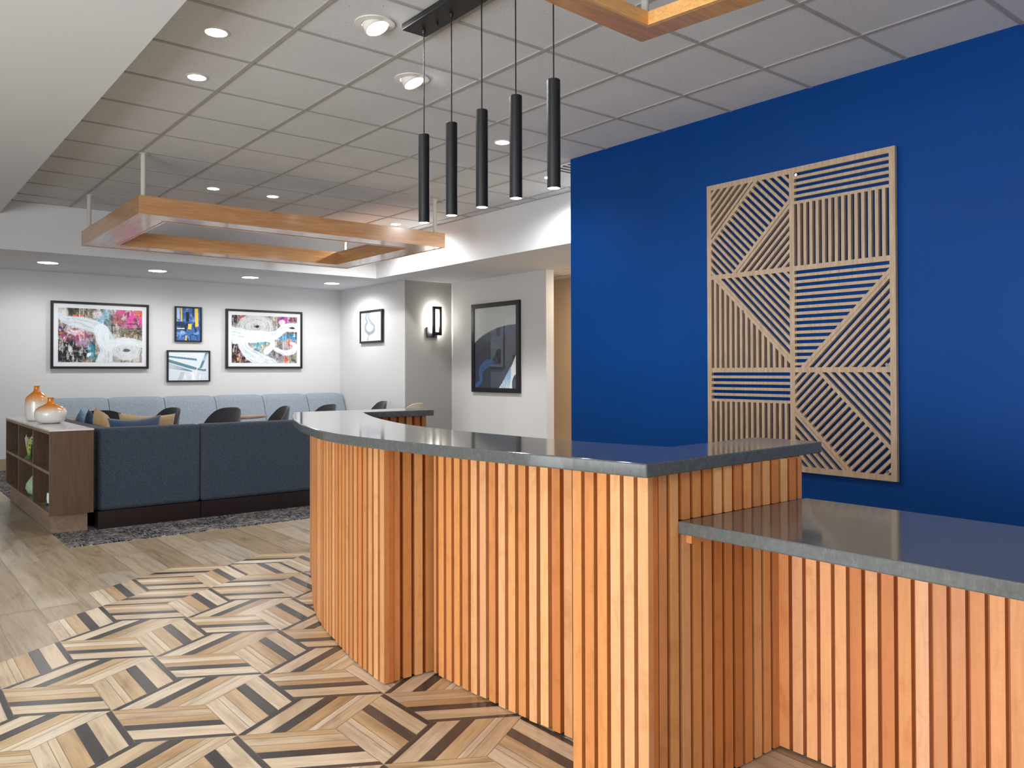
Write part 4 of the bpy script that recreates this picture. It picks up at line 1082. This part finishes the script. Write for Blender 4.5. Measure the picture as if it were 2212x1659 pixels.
lathe_thing('vase', 'squat round white glass vase with orange bottle neck in front', 'vase',
    [(0, 0), (0.062, 0), (0.095, 0.010), (0.116, 0.038), (0.1225, 0.068), (0.1225, 0.095), (0.112, 0.122), (0.088, 0.140), (0.055, 0.156), (0.030, 0.170), (0.0245, 0.182), (0.0235, 0.195), (0.0235, 0.212), (0.026, 0.218), (0.020, 0.218), (0.020, 0.19)], (1.268, 7.80, ZC), 'vase_low')
# fan-shaped mottled glass vase
b = MB()
def fan(u, v):
    w_ = 0.02 + 0.17 * v ** 1.3; th = 0.012 + 0.03 * v * (1 - v * 0.4); a = 2 * PI * u
    z = 0.02 + 0.165 * v + (0.014 * math.sin(6 * a) if v > 0.9 else 0)
    return (th * math.sin(a), w_ * math.cos(a), z)
def fcol(u, v):
    n_ = float(fbm(np.array(u * 9), np.array(v * 9), 5)); cset = [srgb(x_) for x_ in ('3d6340', '8fae3e', 'd2c85a', '3f6f7a', 'c7d9b8')]
    return cset[int(min(4, max(0, (n_ - 0.25) * 10)))]
b.grid(fan, 40, 16, MT['greenglass'], fcol)
fv = b.build('fan_vase', None, None, smooth=True, angle=90); fv.location = (1.155, 8.10, 0.484)
b = MB(); b.lathe([(0, 0), (0.035, 0), (0.03, 0.012), (0.016, 0.03)], (0, 0), 24, MT['greenglass'], srgb('3d6340')); b.build('foot', None, fv, smooth=True)
tag(fv, 'fan-shaped mottled green and yellow glass vase in an upper cubby', 'vase')
lathe_thing('vase', 'pale green rounded ceramic vase in the lower middle cubby', 'vase', [(0, 0), (0.04, 0), (0.075, 0.025), (0.092, 0.065), (0.085, 0.105), (0.055, 0.15), (0.030, 0.185), (0.022, 0.20), (0.018, 0.20)], (1.20, 7.97, 0.177), 'celadon')
pp = thing('potted_plant', 'small green plant in white pot on the lowest near cubby floor', 'plant', (1.19, 7.32, 0.177))
b = MB(); b.lathe([(0, 0.012), (0.022, 0.012), (0.026, 0.05), (0.024, 0.095), (0.021, 0.095), (0.02, 0.07)], (0, 0), 24, MT['pot']); b.build('pot', None, pp, smooth=True)
b = MB(); random.seed(3)
for i in range(16):
    a = random.random() * 6.28; r = random.uniform(0.01, 0.03); z = random.uniform(0.10, 0.135); c0 = Vector((math.cos(a) * r, math.sin(a) * r, z)); d = Vector((math.cos(a), math.sin(a), random.uniform(0.0, 0.7))).normalized() * 0.022; s_ = d.cross(Vector((0, 0, 1))).normalized() * 0.010
    b.face([c0 - d, c0 + s_, c0 + d, c0 - s_], MT['leaf']); b.face([Vector((0, 0, 0.06)), c0 - d * 0.6 + s_ * 0.15, c0 - d * 0.6 - s_ * 0.15], MT['leaf'])
b.build('foliage', None, pp, merge=False)
b = MB()
for i in range(22):
    a = i / 22 * 6.28 + random.random() * 0.2; r = random.uniform(0.04, 0.065); b.tube((0, 0, 0.014), (math.cos(a) * r, math.sin(a) * r, random.uniform(0.004, 0.016)), 0.004, 0.0025, 6, MT['twig'])
b.build('twig_base', None, pp, merge=False)

# ------------------------------------------------------------------ chairs and tables of the lounge
def make_chair(label, mat, group):
    t = thing('lounge_chair', label, 'chair', (0, 0, 0), 0, group)
    b = MB(); NU, NV = 22, 14; r = 0.245; th = 0.028
    def S(u, v, off):
        a = (u - 0.5) * 2.7; zt = 0.37 + (0.445) * v
        w_ = 1 - 0.42 * max(0, (v - 0.45) / 0.55) ** 1.8           # narrows towards the rounded top
        aa = a * w_; lean = 0.05 * v
        hh = 0.37 + (0.815 - 0.37) * v * (1 - 0.10 * (abs(2 * u - 1) ** 3))
        rr = r + off
        return (rr * math.sin(aa), rr * math.cos(aa) * 0.92 + lean - 0.02, hh)
    for off, flip in ((th / 2, False), (-th / 2, True)):
        for i in range(NU):
            for j in range(NV):
                q = [S(i / NU, j / NV, off), S((i + 1) / NU, j / NV, off), S((i + 1) / NU, (j + 1) / NV, off), S(i / NU, (j + 1) / NV, off)]
                b.face(q[::-1] if flip else q, MT[mat])
    for i in range(NU):
        for v in (0, 1): b.face([S(i / NU, v, th / 2), S((i + 1) / NU, v, th / 2), S((i + 1) / NU, v, -th / 2), S(i / NU, v, -th / 2)], MT[mat])
    for j in range(NV):
        for u in (0, 1): b.face([S(u, j / NV, th / 2), S(u, (j + 1) / NV, th / 2), S(u, (j + 1) / NV, -th / 2), S(u, j / NV, -th / 2)], MT[mat])
    b.build('backrest', None, t, smooth=True, bevel=0.008, angle=50, seg=2)
    b = MB(); b.lathe([(0, 0.37), (0.20, 0.37), (0.228, 0.39), (0.23, 0.425), (0.21, 0.445), (0, 0.45)], (0, -0.01), 36, MT[mat]); b.build('seat', None, t, smooth=True)
    for sx in (-1, 1):
        for sy in (-1, 1):
            b = MB(); b.tube((sx * 0.13, sy * 0.13, 0.37), (sx * 0.20, sy * 0.20, 0.012), 0.013, 0.008, 10, MT['black']); b.build('leg', None, t, smooth=True)
    return t
G_ = 'charcoal tub chairs in the lounge'
c0 = make_chair('charcoal tub chair partly hidden behind the upright tan pillow', 'charcoal', G_)
c0.location = (2.19, 9.91, 0); c0.rotation_euler = (0, 0, R_(150))
dup(c0, (2.66, 9.84, 0), R_(-72), 'charcoal tub chair turned sideways, right of the wide blue pillow', G_)
dup(c0, (3.33, 9.72, 0), R_(196), 'charcoal tub chair seen from behind, left of the round table', G_)
dup(c0, (3.83, 9.45, 0), R_(-94), 'charcoal tub chair turned sideways beside the desk tip', G_)
dup(c0, (4.60, 9.76, 0), R_(205), 'charcoal tub chair seen from behind just beyond the tall desk', G_)
dup(c0, (5.56, 10.12, 0), R_(-100), 'charcoal tub chair against the side wall beneath the smoky picture', G_)
c1 = make_chair('beige upholstered chair whose rounded top shows above the desk wing', 'beigefab', 'beige chair')
del c1['group']; c1.location = (5.46, 9.02, 0); c1.rotation_euler = (0, 0, R_(205)); c1.scale = (1, 1, 1.015)
def table(label, loc, r=0.35):
    t = thing('round_table', label, 'table', loc)
    b = MB(); b.lathe([(0, 0.685), (r - 0.01, 0.685), (r, 0.668), (r, 0.662), (r - 0.03, 0.655), (0, 0.655)], (0, 0), 56, MT['tabletop']); b.build('tabletop', None, t, smooth=True)
    b = MB(); b.box(-0.09, 0.09, -0.09, 0.09, 0.640, 0.655, MT['black']); b.tube((0, 0, 0.02), (0, 0, 0.64), 0.03, n=20, m=MT['black']); b.build('column', None, t, merge=False)
    b = MB(); b.lathe([(0, 0.022), (0.05, 0.022), (0.22, 0.010), (0.22, 0.006)], (0, 0), 40, MT['black']); b.build('base', None, t, smooth=True)
table('small round brown table between two charcoal chairs', (3.70, 10.05, 0))
table('small round table mostly hidden behind the squat vase', (1.93, 10.60, 0), 0.32)
